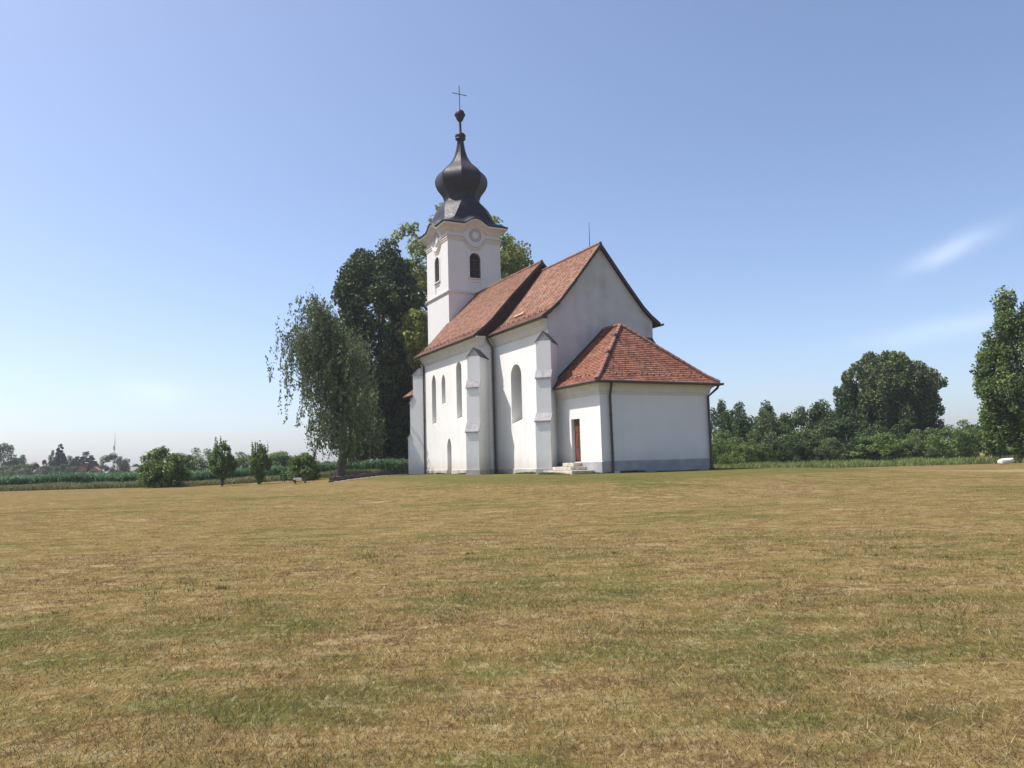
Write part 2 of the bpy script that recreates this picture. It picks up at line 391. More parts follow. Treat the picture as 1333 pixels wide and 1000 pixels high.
def make_ground():
    xs = axis_pts(-4000, 4000, -45, 55, 0.5); ys = axis_pts(-600, 6000, -4, 80, 0.5)
    XX, YY = np.meshgrid(xs, ys); ZZ = ground_z(XX, YY)
    V = np.stack([XX, YY, ZZ], -1).reshape(-1, 3); nx = len(xs); ny = len(ys)
    i = np.arange(ny - 1)[:, None]*nx + np.arange(nx - 1)[None, :]
    Fc = np.stack([i, i+1, i+1+nx, i+nx], -1).reshape(-1, 4).astype(np.int32)
    me = bpy.data.meshes.new('ground'); me.vertices.add(len(V)); me.vertices.foreach_set('co', V.astype(np.float32).ravel())
    me.loops.add(Fc.size); me.loops.foreach_set('vertex_index', Fc.ravel()); me.polygons.add(len(Fc))
    me.polygons.foreach_set('loop_start', np.arange(0, Fc.size, 4, dtype=np.int32)); me.polygons.foreach_set('loop_total', np.full(len(Fc), 4, dtype=np.int32))
    me.update(calc_edges=True); me.validate()
    for p in me.polygons: p.use_smooth = True
    me.materials.append(M['ground'])
    o = bpy.data.objects.new('ground', me); col.objects.link(o); tag(o, kind='structure')
make_ground()

# ---------------------------------------------------------------- the church
church = empty('church', S0, CH_ROT)
tag(church, 'white plastered village church with red tiled roofs and a tower under a dark onion dome', 'church')
CX = 3.65
NY0, NY1 = 12.17, 23.0
CY0 = 4.92
TH = 2.385; TY0, TY1 = 23.2, 27.97; TCY = (TY0 + TY1)/2
Z0 = -0.6

def apply_cut(o, cutter):
    md = o.modifiers.new('cut', 'BOOLEAN'); md.operation = 'DIFFERENCE'; md.solver = 'EXACT'; md.object = cutter
    dg = bpy.context.evaluated_depsgraph_get(); ev = o.evaluated_get(dg)
    me = bpy.data.meshes.new_from_object(ev); o.modifiers.clear(); old = o.data; o.data = me; me.name = old.name
    if not me.materials: me.materials.append(old.materials[0])
    bpy.data.meshes.remove(old); cm = cutter.data; bpy.data.objects.remove(cutter); bpy.data.meshes.remove(cm)

def arch(a0, a1, z0, z1, kind='round', n=10):
    """2D outline (a, z) of an arched opening"""
    c = (a0 + a1)/2; r = (a1 - a0)/2; P = [(a0, z0), (a1, z0)]
    if kind == 'rect': return P + [(a1, z1), (a0, z1)]
    zs = z1 - (r if kind == 'round' else r*1.6)
    for i in range(n + 1):
        t = math.pi*i/n
        if kind == 'round': P.append((c + r*math.cos(t), zs + r*math.sin(t)))
        else:
            s = math.sin(t); P.append((c + r*math.cos(t), zs + r*1.6*(1 - (1 - s)**1.0 if abs(math.cos(t)) > 0 else 1) if False else zs + r*1.6*(s**1.35)))
    return P
def niche(mb, face, pos, outline, depth, sill=0.0):
    """cutter for a wall face. face 'x': wall plane x=pos, outline in (y,z), cut towards +x; 'y': plane y=pos, outline in (x,z), cut towards +y"""
    zmin = min(z for _, z in outline)
    fr = []; bk = []
    for a, z in outline:
        zb = z + (sill if z == zmin else 0)
        if face == 'x': fr.append((pos - 0.1, a, z - (sill*0.1/depth if z == zmin else 0))); bk.append((pos + depth, a, zb))
        else: fr.append((a, pos - 0.1, z - (sill*0.1/depth if z == zmin else 0))); bk.append((a, pos + depth, zb))
    n = len(fr); mb.add(fr + bk, [tuple(range(n))[::-1], tuple(range(n, 2*n))] + [(i, (i+1) % n, (i+1) % n + n, i + n) for i in range(n)])
def mesh_obj(mb, name='cutter'):
    return mb.build(name, M['plaster'], church)
def pane(parent, face, pos, outline, depth, thick=0.04):
    """glazing with its bars set deep in the niche"""
    f = MB(); sub = [(a, z) for a, z in outline]
    if face == 'x': f.prism([(pos + depth, a, z) for a, z in sub], (0.05, 0, 0))
    else: f.prism([(a, pos + depth, z) for a, z in sub], (0, 0.05, 0))
    g = f.build('window', M['glass'], parent)
    b = MB(); a0 = min(a for a, _ in sub); a1 = max(a for a, _ in sub); z0 = min(z for _, z in sub); z1 = max(z for _, z in sub)
    k = max(2, int((z1 - z0)/0.6)); c = (a0 + a1)/2
    for i in range(1, k):
        z = z0 + (z1 - z0)*i/k
        if z > z1 - (a1 - a0)/2: continue
        if face == 'x': b.box(pos + depth - 0.03, pos + depth - 0.004, a0, a1, z - 0.015, z + 0.015)
        else: b.box(a0, a1, pos + depth - 0.03, pos + depth - 0.004, z - 0.015, z + 0.015)
    if face == 'x': b.box(pos + depth - 0.045, pos + depth - 0.033, c - 0.015, c + 0.015, z0, z1 - 0.02)
    else: b.box(c - 0.015, c + 0.015, pos + depth - 0.045, pos + depth - 0.033, z0, z1 - 0.02)
    b.build('glazing_bar', M['iron'], g)
    return g

NAVE_PROF = [(5.3, 9.15), (4.5, 9.78), (3.9, 10.38), (2.6, 11.85), (0, 14.55)]
CHAN_PROF = [(4.27, 9.14), (3.6, 9.62), (3.05, 10.12), (1.8, 11.6), (0, 13.86)]
def prof_z(prof, dx):
    for (x0, z0), (x1, z1) in zip(prof, prof[1:]):
        if x1 <= dx <= x0: return z1 + (z0 - z1)*(dx - x1)/(x0 - x1)
    return prof[0][1]
def gable_block(x0, x1, y0, y1, prof, drop=0.14):
    ps = [(x0, Z0), (x1, Z0)]
    hw = (x1 - x0)/2
    right = [(hw, prof_z(prof, hw) - drop)] + [(dx, z - drop) for dx, z in prof if 0 < dx < hw]
    ps += [(CX + dx, z) for dx, z in right] + [(CX, prof[-1][1] - drop)] + [(CX - dx, z) for dx, z in right[::-1]]
    mb = MB(); mb.prism([(x, y0, z) for x, z in ps], (0, y1 - y0, 0)); return mb

# nave body
nave = gable_block(-1.2, 8.5, NY0, NY1, NAVE_PROF).build('nave_wall', M['plaster'], church)
cut = MB()
W1 = arch(20.12, 20.96, 3.74, 7.45, 'point'); W2 = arch(18.25, 18.97, 5.08, 7.26, 'point'); W3 = arch(15.27, 16.2, 3.84, 7.83, 'round')
DN = arch(17.34, 18.11, -0.02, 2.55, 'point')
for a, d in ((W1, 0.6), (W2, 0.55), (W3, 0.62)): niche(cut, 'x', -1.2, a, d, 0.25)
niche(cut, 'x', -1.2, DN, 0.34)
apply_cut(nave, mesh_obj(cut))
for a, d in ((W1, 0.55), (W2, 0.5), (W3, 0.57)): pane(nave, 'x', -1.2, a, d)
# chancel body
chan = gable_block(-0.143, 7.44, CY0, NY0 + 0.3, CHAN_PROF).build('chancel_wall', M['plaster'], church)
cut = MB(); WC = arch(8.40, 9.82, 3.1, 6.85, 'round', 14)
niche(cut, 'x', -0.143, WC, 0.85, 0.45); apply_cut(chan, mesh_obj(cut)); pane(chan, 'x', -0.143, WC, 0.8)
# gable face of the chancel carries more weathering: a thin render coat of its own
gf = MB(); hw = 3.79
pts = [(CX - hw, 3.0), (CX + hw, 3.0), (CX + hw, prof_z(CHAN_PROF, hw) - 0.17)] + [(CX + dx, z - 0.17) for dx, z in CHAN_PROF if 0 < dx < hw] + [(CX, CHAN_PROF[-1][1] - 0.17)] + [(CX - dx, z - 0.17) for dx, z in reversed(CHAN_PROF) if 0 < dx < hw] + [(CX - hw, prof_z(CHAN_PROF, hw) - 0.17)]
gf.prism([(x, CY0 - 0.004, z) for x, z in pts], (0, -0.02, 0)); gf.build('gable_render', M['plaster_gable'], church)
# sacristy body
SX1 = 7.27
sac = MB(); sac.box(0, SX1, 0, CY0 - 0.03, Z0, 4.78); sac = sac.build('sacristy_wall', M['plaster'], church)
cut = MB(); niche(cut, 'x', 0, arch(2.04, 2.92, 0.6, 2.98, 'rect'), 0.42); apply_cut(sac, mesh_obj(cut))
# east gable of the nave above the chancel roof: dark boards
cl = MB()
pts = [(CX + dx, z - 0.16) for dx, z in NAVE_PROF[1:-1]] + [(CX, NAVE_PROF[-1][1] - 0.16)] + [(CX - dx, z - 0.16) for dx, z in reversed(NAVE_PROF[1:-1])] 
pts = [(CX - 4.95, 8.95), (CX + 4.95, 8.95), (CX + 4.95, 9.3)] + pts + [(CX - 4.95, 9.3)]
cl.prism([(x, NY0 - 0.01, z) for x, z in pts], (0, -0.06, 0)); cl.build('gable_cladding', M['clad'], church)

# ---- swept mouldings
def offset_path(path, o, closed, side):
    n = len(path); res = []
    for i, p in enumerate(path):
        p = Vector(p)
        def nrm(a, b):
            d = (Vector(b) - Vector(a)).normalized(); return Vector((-d.y, d.x))*side
        if closed: n0 = nrm(path[i-1], path[i]); n1 = nrm(path[i], path[(i+1) % n])
        else:
            n0 = nrm(path[max(i-1, 0)], path[max(i, 1)]) if i > 0 else nrm(path[0], path[1])
            n1 = nrm(path[i], path[i+1]) if i < n-1 else n0
        b = (n0 + n1); b = b/ (b.length_squared/2) if b.length > 1e-6 else n0
        res.append(p + b*o)
    return res
def sweep(mb, path, prof, closed=False, side=1, zoff=None):
    """prof: list of (out, z); path 2D; zoff list per path point"""
    cols = [offset_path(path, o, closed, side) for o, _ in prof]; n = len(path); k = len(prof)
    vs = []
    for i in range(n):
        for j, (o, z) in enumerate(prof):
            q = cols[j][i]; vs.append((q.x, q.y, z + (zoff[i] if zoff else 0)))
    fs = []
    for i in range(n if closed else n - 1):
        a = i*k; b = ((i+1) % n)*k
        for j in range(k - 1): fs.append((a+j, b+j, b+j+1, a+j+1))
    if not closed: fs += [tuple(range(k)), tuple(range((n-1)*k, n*k))[::-1]]
    mb.add(vs, fs)
COVE = [(0.002, 8.36), (0.05, 8.36), (0.06, 8.44), (0.09, 8.46), (0.11, 8.60), (0.17, 8.76), (0.27, 8.90), (0.37, 8.96), (0.37, 9.03), (0.002, 9.04)]
mb = MB(); sweep(mb, [(-1.2, NY1), (-1.2, NY0), (-0.9, NY0)], COVE, side=-1)
mb.build('nave_cornice', M['trim'], church, 35)
mb = MB(); sweep(mb, [(-0.143, NY0 + 0.1), (-0.143, CY0)], [(o*0.95, z - 0.0) for o, z in COVE], side=-1); mb.build('chancel_cornice', M['trim'], church, 35)
SC = [(0.002, 4.16), (0.05, 4.16), (0.06, 4.26), (0.10, 4.28), (0.12, 4.42), (0.19, 4.56), (0.30, 4.66), (0.34, 4.67), (0.34, 4.74), (0.002, 4.75)]
mb = MB(); sweep(mb, [(0, CY0 - 0.04), (0, 0), (SX1, 0), (SX1, CY0 - 0.04)], SC, side=-1); mb.build('sacristy_cornice', M['trim'], church, 35)
# plinths
PL = [(0.004, Z0), (0.05, Z0), (0.05, 0.28), (0.004, 0.31)]
mb = MB(); sweep(mb, [(-1.2, NY1), (-1.2, 18.13)], PL, side=-1); sweep(mb, [(-1.2, 17.32), (-1.2, NY0), (-0.15, NY0)], PL, side=-1)
sweep(mb, [(-0.143, NY0 - 0.06), (-0.143, CY0)], PL, side=-1); mb.build('plinth', M['plinth'], church)
PS = [(0.004, Z0), (0.06, Z0), (0.06, 0.62), (0.004, 0.66)]
mb = MB(); sweep(mb, [(0, CY0 - 0.04), (0, 0), (SX1, 0), (SX1, CY0 - 0.04)], [(o, z if z < 0 else z - 0.02) for o, z in PS], side=-1)
pl = mb.build('sacristy_plinth', M['plinth_grey'], church)

# ---- diagonal buttresses
def buttress(x, y, ang, width, stages, cap_z, back=0.9, gablet=True):
    """ang: direction of the outward face. stages: list of (depth, z_top, weather_height). gabled cap on top"""
    root_m = Matrix.Translation((x, y, 0)) @ Matrix.Rotation(ang, 4, 'Z')     # local +X is outward
    h = width/2; mb = MB(); cps = []; zprev = Z0
    outl = [(-back, Z0)]
    for i, (d, zt, wh) in enumerate(stages):
        outl.append((d, zprev)); outl.append((d, zt)); zprev = zt + wh
    outl.append((stages[-1][0], cap_z)); outl.append((-back, cap_z))
    o2 = []
    for p in outl:
        if not o2 or (abs(p[0]-o2[-1][0]) + abs(p[1]-o2[-1][1])) > 1e-6: o2.append(p)
    mb.prism([root_m @ Vector((a, -h, z)) for a, z in o2], root_m.to_3x3() @ Vector((0, width, 0)))
    for i, (d, zt, wh) in enumerate(stages[:-1]):
        d2 = stages[i+1][0]; e = 0.05
        P = [(d + 0.06, zt - 0.06), (d + 0.06, zt + 0.02), (d2 - 0.02, zt + wh + 0.07), (d2 - 0.02, zt + wh - 0.05)]
        cp = MB(); cp.prism([root_m @ Vector((a, -h - e, z)) for a, z in P], root_m.to_3x3() @ Vector((0, width + 2*e, 0))); cps.append(cp)
    b = mb.build('buttress', M['plaster_buttress'], church)
    for cp in cps: cp.build('weathering', M['coping'], b)
    if not gablet:
        d = stages[-1][0]; gm = MB(); gm.prism([root_m @ Vector((a, -h - 0.03, z)) for a, z in ((d + 0.05, cap_z - 0.06), (d + 0.05, cap_z + 0.02), (0.1, cap_z + 0.5), (-0.3, cap_z + 0.5), (-0.3, cap_z - 0.06))], root_m.to_3x3() @ Vector((0, width + 0.06, 0))); gm.build('cap', M['coping'], b)
        return b
    # gabled cap with dark flashing on its slopes
    d = stages[-1][0]; g = 0.52
    gm = MB(); gm.prism([root_m @ Vector((d, yy, z)) for yy, z in ((-h, cap_z - 0.01), (h, cap_z - 0.01), (0, cap_z + g))], root_m.to_3x3() @ Vector((-d - back, 0, 0)))
    gm.build('cap', M['coping'], b)
    fl = MB(); e = 0.05
    for s in (-1, 1):
        q = [(0, cap_z + g + 0.012), (0, cap_z + g + 0.05), (s*(h + e), cap_z - 0.04), (s*(h + e), cap_z - 0.075)]
        fl.prism([root_m @ Vector((d + 0.02, yy, z)) for yy, z in q], root_m.to_3x3() @ Vector((-d - back, 0, 0)))
    fl.build('cap_flashing', M['coping_dark'], b)
    st = MB(); st.prism([root_m @ Vector((stages[0][0] + 0.004, yy, z)) for yy, z in ((-h - 0.04, Z0), (h + 0.04, Z0), (h + 0.04, 0.3), (-h - 0.04, 0.3))], root_m.to_3x3() @ Vector((0.05, 0, 0)))
    st.prism([root_m @ Vector((stages[0][0] + 0.004, -h - 0.004, z)) for z in ()] or [root_m @ Vector((a, h + 0.004, z)) for a, z in ((-0.6, Z0), (stages[0][0], Z0), (stages[0][0], 0.3), (-0.6, 0.3))], root_m.to_3x3() @ Vector((0, 0.05, 0)))
    st.build('footing', M['plinth'], b)
    return b
A45 = R(180 + 45)
buttress(-0.143, CY0, A45, 0.86, [(1.75, 2.95, 0.42), (1.38, 5.4, 0.42), (1.15, 7.5, 0)], 7.55)
buttress(-1.2, NY0, A45, 0.86, [(1.72, 2.7, 0.55), (1.45, 5.55, 0.5), (1.22, 7.5, 0)], 7.6)
buttress(-1.2, NY1, R(135), 0.86, [(1.08, 2.8, 0.3), (0.88, 5.5, 0.55), (0.6, 7.6, 0)], 7.7, gablet=False)
buttress(8.5, NY0, R(-45), 0.86, [(1.4, 2.7, 0.5), (1.2, 5.55, 0.5), (1.05, 7.5, 0)], 7.6)
buttress(8.5, NY1, R(45), 0.86, [(1.06, 4.4, 0.4), (0.86, 7.1, 0)], 7.2)
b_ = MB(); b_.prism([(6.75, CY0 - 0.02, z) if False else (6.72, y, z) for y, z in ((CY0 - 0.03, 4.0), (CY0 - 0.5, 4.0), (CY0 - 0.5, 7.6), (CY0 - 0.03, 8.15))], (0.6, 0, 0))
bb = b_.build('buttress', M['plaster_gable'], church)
f_ = MB(); f_.prism([(6.66, y, z) for y, z in ((CY0 - 0.03, 8.17), (CY0 - 0.56, 7.55), (CY0 - 0.56, 7.62), (CY0 - 0.03, 8.25))], (0.72, 0, 0)); f_.build('cap_flashing', M['coping_dark'], bb)

# ---- tiled roofs
def slope(mb, rows, course=0.17, lift=0.035):
    """rows: list of (left, right) point pairs from eave to ridge. builds overlapping courses"""
    rows = [(Vector(a), Vector(b)) for a, b in rows]
    L = [0]
    for (a, b), (c, d) in zip(rows, rows[1:]): L.append(L[-1] + (((a + b)/2) - ((c + d)/2)).length)
    def at_(s):
        for i in range(len(L) - 1):
            if s <= L[i+1] + 1e-9:
                k = (s - L[i])/(L[i+1] - L[i]); return rows[i][0].lerp(rows[i+1][0], k), rows[i][1].lerp(rows[i+1][1], k), i
        return rows[-1][0], rows[-1][1], len(L) - 2
    n = max(1, round(L[-1]/course)); a0, b0 = rows[0]; wdir = (b0 - a0).normalized()
    for i in range(n):
        p, q, k = at_(L[-1]*i/n); r, s, _ = at_(L[-1]*(i+1)/n)
        nr = wdir.cross((rows[k+1][0] + rows[k+1][1])/2 - (rows[k][0] + rows[k][1])/2)
        if nr.z < 0: nr = -nr
        nr.normalize()
        def U(pt): return (pt - a0).dot(wdir)
        pb, qb = p + nr*lift, q + nr*lift; rt, st = r + nr*0.006, s + nr*0.006
        f = 0.04
        mb.quad(pb, qb, st, rt, [(U(p), i + f), (U(q), i + f), (U(s), i + 1 - f), (U(r), i + 1 - f)])
        mb.quad(p - nr*0.002, q - nr*0.002, qb, pb, [(U(p), i + f), (U(q), i + f), (U(q), i + 0.1), (U(p), i + 0.1)])
def under(mb, rows, off=0.10):
    for (a, b), (c, d) in zip(rows, rows[1:]):
        mb.quad(*[Vector(p) - Vector((0, 0, off)) for p in (a, b, d, c)])
def prof_rows(prof, y0, y1, s):
    return [((CX + s*dx, y0, z), (CX + s*dx, y1, z)) for dx, z in prof]
def guards(parent, a, b, up, n, size=0.10):
    """small stop hooks standing on the tiles above the eave"""
    a, b, up = Vector(a), Vector(b), Vector(up)
    d = (b - a).normalized(); src = None
    for i in range(n):
        p = a.lerp(b, (i + 0.5)/n) + up*(0.0 if i % 2 else 0.16)
        if src is None:
            g = MB(); k = d*0.055; nrm = Vector((0, 0, 1))
            g.prism([-k, k, k + nrm*size*0.4, nrm*size*1.25, -k + nrm*size*0.4], up.normalized()*0.03)
            src = g.build('snow_guard', M['iron'], parent); src.location = p
        else:
            c = src.copy(); col.objects.link(c); c.parent = parent; c.location = p
def ridge_caps(mb, a, b, r=0.11, step=0.33):
    a, b = Vector(a), Vector(b); n = max(1, round((b - a).length/step)); d = (b - a)/n
    for i in range(n): mb.tube([a + d*i, a + d*(i + 1.08)], [r, r*0.85], 8)
def gutter(mb, pts, r=0.075):
    mb.tube(pts, r, 8)

nroof = MB()
NR0, NR1 = 11.98, 23.35
for s in (-1, 1): slope(nroof, prof_rows(NAVE_PROF, NR0, NR1, s))
nr_o = nroof.build('nave_roof', M['tiles'], church)
un = MB()
for s in (-1, 1): under(un, prof_rows(NAVE_PROF, NR0 + 0.03, NR1 - 0.03, s))
un.build('roof_boarding', M['verge'], nr_o)
def verge(prof, y, w=0.05, h=0.2, up=0.05):
    mb = MB()
    for s in (-1, 1):
        for (x0, z0), (x1, z1) in zip(prof, prof[1:]):
            mb.prism([(CX + s*x0, y, z0 + up), (CX + s*x1, y, z1 + up), (CX + s*x1, y, z1 + up - h*1.25), (CX + s*x0, y, z0 + up - h)], (0, w, 0))
    return mb
vb = verge(NAVE_PROF, NR0 - 0.05); vb.build('verge_board', M['verge'], nr_o)
vb = verge(NAVE_PROF, NR1); vb.build('verge_board', M['verge'], nr_o)
rc = MB(); ridge_caps(rc, (CX, NR0, 14.58), (CX, NR1, 14.58)); rc.build('ridge_cap', M['ridge'], nr_o, 40)
guards(nr_o, (CX - 4.95, NR0 + 0.3, 9.46), (CX - 4.95, NR1 - 0.2, 9.46), (0.4, 0, 0.32), 30)

CR0 = CY0 - 0.22
croof = MB()
for s in (-1, 1): slope(croof, prof_rows(CHAN_PROF, CR0, NY0 - 0.08, s))
cr_o = croof.build('chancel_roof', M['tiles'], church)
un = MB()
for s in (-1, 1): under(un, prof_rows(CHAN_PROF, CR0 + 0.03, NY0 - 0.1, s))
un.build('roof_boarding', M['verge'], cr_o)
vb = verge(CHAN_PROF, CR0 - 0.05, h=0.22); vb.build('verge_board', M['verge'], cr_o)
rc = MB(); ridge_caps(rc, (CX, CR0, 13.89), (CX, NY0 - 0.1, 13.89)); rc.build('ridge_cap', M['ridge'], cr_o, 40)
guards(cr_o, (CX - 3.85, CR0 + 0.3, 9.50), (CX - 3.85, NR0 - 0.3, 9.50), (0.4, 0, 0.3), 19)
# displaced pale tiles low on the chancel roof
db = MB(); db.prism([(0.35, 10.25, 10.02), (0.5, 10.15, 10.14), (0.55, 8.9, 10.22), (0.40, 8.95, 10.08)], (-0.03, 0, 0.05)); db.build('loose_board', simple('board', (0.5, 0.32, 0.2), 0.8), cr_o)
lr = MB(); lr.tube([(CX, 5.95, 13.85), (CX + 0.0, 5.9, 14.7), (CX - 0.03, 5.86, 15.55)], [0.028, 0.02, 0.012], 6); lr.build('lightning_rod', M['iron'], church)

EX0, EX1, EY = -0.45, 7.85, -0.45; SZ = 4.83; AP = Vector((3.68, 3.06, 8.5)); AW = Vector((3.68, CY0 - 0.03, 8.5))
sroof = MB()
def flare(a, ap, k=0.14, sag=0.10): 
    a = Vector(a); p = a.lerp(ap, k); p.z -= sag; return p
le0, le1 = Vector((EX0, EY, SZ)), Vector((EX0, CY0 - 0.03, SZ)); re0, re1 = Vector((EX1, EY, SZ)), Vector((EX1, CY0 - 0.03, SZ))
fl0, fl1, fr0, fr1 = flare(le0, AP), flare(le1, AW), flare(re0, AP), flare(re1, AW)
slope(sroof, [(le0, le1), (fl0, fl1), (AP, AW)]); slope(sroof, [(le0, re0), (fl0, fr0), (AP, AP + Vector((0.01, 0, 0)))]); slope(sroof, [(re0, re1), (fr0, fr1), (AP, AW)])
sr_o = sroof.build('sacristy_roof', M['tiles_red'], church)
un = MB(); under(un, [(le0 + Vector((.03, .03, 0)), le1), (AP, AW)]); under(un, [(le0 + Vector((.03, .03, 0)), re0 + Vector((-.03, .03, 0))), (AP, AP)]); under(un, [(re0 + Vector((-.03, .03, 0)), re1), (AP, AW)]); un.build('roof_boarding', M['verge'], sr_o)
rc = MB(); up = Vector((0, 0, 0.05))
for a, b in ((le0, fl0), (fl0, AP), (re0, fr0), (fr0, AP), (AP, AW)): ridge_caps(rc, a + up, b + up, 0.12, 0.36)
rc.build('ridge_cap', M['ridge'], sr_o, 40)
for k in (0.36, 0.72):
    fn = MB()
    p = fl0.lerp(AP, k) + Vector((0, 0, 0.14)); fn.rings([[p + Vector((0.13*r*math.cos(t), 0.13*r*math.sin(t), z)) for t in [2*math.pi*j/8 for j in range(8)]] for r, z in ((1.1, -0.1), (1.2, 0.02), (0.8, 0.12), (0.2, 0.17))])
    fn.build('ridge_knob', M['coping_dark'], sr_o, 40)
guards(sr_o, (EX0 + 0.48, EY + 0.8, SZ + 0.36), (EX0 + 0.48, CY0 - 0.7, SZ + 0.36), (0.3, 0, 0.26), 9)
guards(sr_o, (EX0 + 0.9, EY + 0.4, SZ + 0.36), (EX1 - 0.8, EY + 0.4, SZ + 0.36), (0, 0.3, 0.29), 16)
# dark weathered join where the sacristy roof meets the chancel gable
ap = MB(); 
for a, b in ((le1, fl1), (fl1, AW), (AW, fr1), (fr1, re1)): ap.tube([a + Vector((0, -0.05, 0.06)), b + Vector((0, -0.05, 0.06))], 0.055, 6)
ap.build('flashing', M['verge'], sr_o)

# gutters and pipes
mb = MB(); gutter(mb, [(CX - 5.36, NR0 - 0.05, 9.07), (CX - 5.36, NR1 + 0.02, 9.07)]); mb.tube([(CX - 5.36, NR0, 9.07), (CX - 4.3, NR0 - 0.02, 9.09)], 0.07, 6); mb.build('gutter', M['gutter'], church, 40)
mb = MB(); gutter(mb, [(CX + 5.36, NR0 - 0.05, 9.07), (CX + 5.36, NR1 + 0.02, 9.07)]); mb.build('gutter', M['gutter'], church, 40)
mb = MB(); gutter(mb, [(CX - 4.33, CR0 - 0.08, 9.06), (CX - 4.33, NR0, 9.06)]); mb.build('gutter', M['gutter'], church, 40)
mb = MB(); gutter(mb, [(CX + 4.33, CR0 - 0.22, 9.06), (CX + 4.33, NR0, 9.06)]); mb.build('gutter', M['gutter'], church, 40)
mb = MB(); gutter(mb, [(EX0 - 0.05, CY0 - 0.05, SZ - 0.06), (EX0 - 0.05, EY - 0.05, SZ - 0.06)]); gutter(mb, [(EX0 - 0.05, EY - 0.05, SZ - 0.06), (EX1 + 0.05, EY - 0.05, SZ - 0.06)])
gutter(mb, [(EX1 + 0.05, EY - 0.2, SZ - 0.06), (EX1 + 0.05, CY0, SZ - 0.06)]); mb.build('gutter', M['gutter'], church, 40)
def pipe(pts, r=0.062):
    mb = MB(); mb.tube(pts, r, 8); o = mb.build('downpipe', M['gutter'], church, 40)
    top, bot = pts[-2], pts[-1]
    k = 4
    for i in range(1, k):
        cl = MB(); p = Vector(top).lerp(Vector(bot), i/k); cl.tube([p + Vector((0, 0, -0.03)), p + Vector((0, 0, 0.03))], r + 0.018, 8); cl.build('pipe_clip', M['gutter'], o)
pipe([(CX - 5.3, NY1 - 0.55, 9.05), (CX - 5.28, NY1 - 0.55, 8.8), (-1.31, NY1 - 0.6, 8.3), (-1.31, NY1 - 0.6, -0.05)])
pipe([(CX - 4.45, NR0 - 0.12, 9.03), (-0.75, NR0 - 0.12, 8.8), (-0.32, NY0 - 0.14, 8.3), (-0.30, NY0 - 0.14, -0.05)], 0.07)
pipe([(0.45, EY - 0.03, SZ - 0.08), (0.45, EY, SZ - 0.25), (0.55, -0.14, 4.05), (0.58, -0.14, 0.02)], 0.07)
pipe([(EX1 - 0.12, EY - 0.02, SZ - 0.08), (EX1 - 0.2, EY + 0.02, SZ - 0.28), (SX1 - 0.06, -0.13, 4.1), (SX1 - 0.06, -0.13, -0.05)], 0.07)

# ---- sacristy door and steps
dm = MB()
dm.box(0.20, 0.265, 2.06, 2.90, 0.60, 2.96)
door = dm.build('door', M['door'], church)
pn = MB()
for y0 in (2.14, 2.52):
    for z0, z1 in ((0.72, 1.35), (1.45, 2.15), (2.25, 2.86)):
        pn.box(0.178, 0.198, y0, y0 + 0.30, z0, z1)
pn.build('panel', M['door'], door)
hd = MB(); hd.tube([(0.20, 2.16, 1.62), (0.13, 2.16, 1.62), (0.13, 2.27, 1.62)], 0.014, 6); hd.box(0.186, 0.1985, 2.13, 2.19, 1.50, 1.72); hd.build('handle', simple('brass', (0.6, 0.55, 0.45), 0.3, 0.5, 0.8), door)
for i, (y0, y1, x0, z0, z1) in enumerate(((1.86, 2.98, -0.62, 0.40, 0.595), (1.45, 3.6, -1.05, 0.20, 0.39), (0.67, 3.9, -1.45, -0.3, 0.19))):
    mb = MB(); mb.box(x0, -0.065, y0, y1, z0, z1)
    o = mb.build('doorstep', M['stone'], church)
    bv = o.modifiers.new('bevel', 'BEVEL'); bv.width = 0.025; bv.segments = 2
sp = MB(); sp.box(0.59, 0.86, -0.35, -0.07, -0.2, 0.10); sp.build('splash_stone', M['stone'], church)

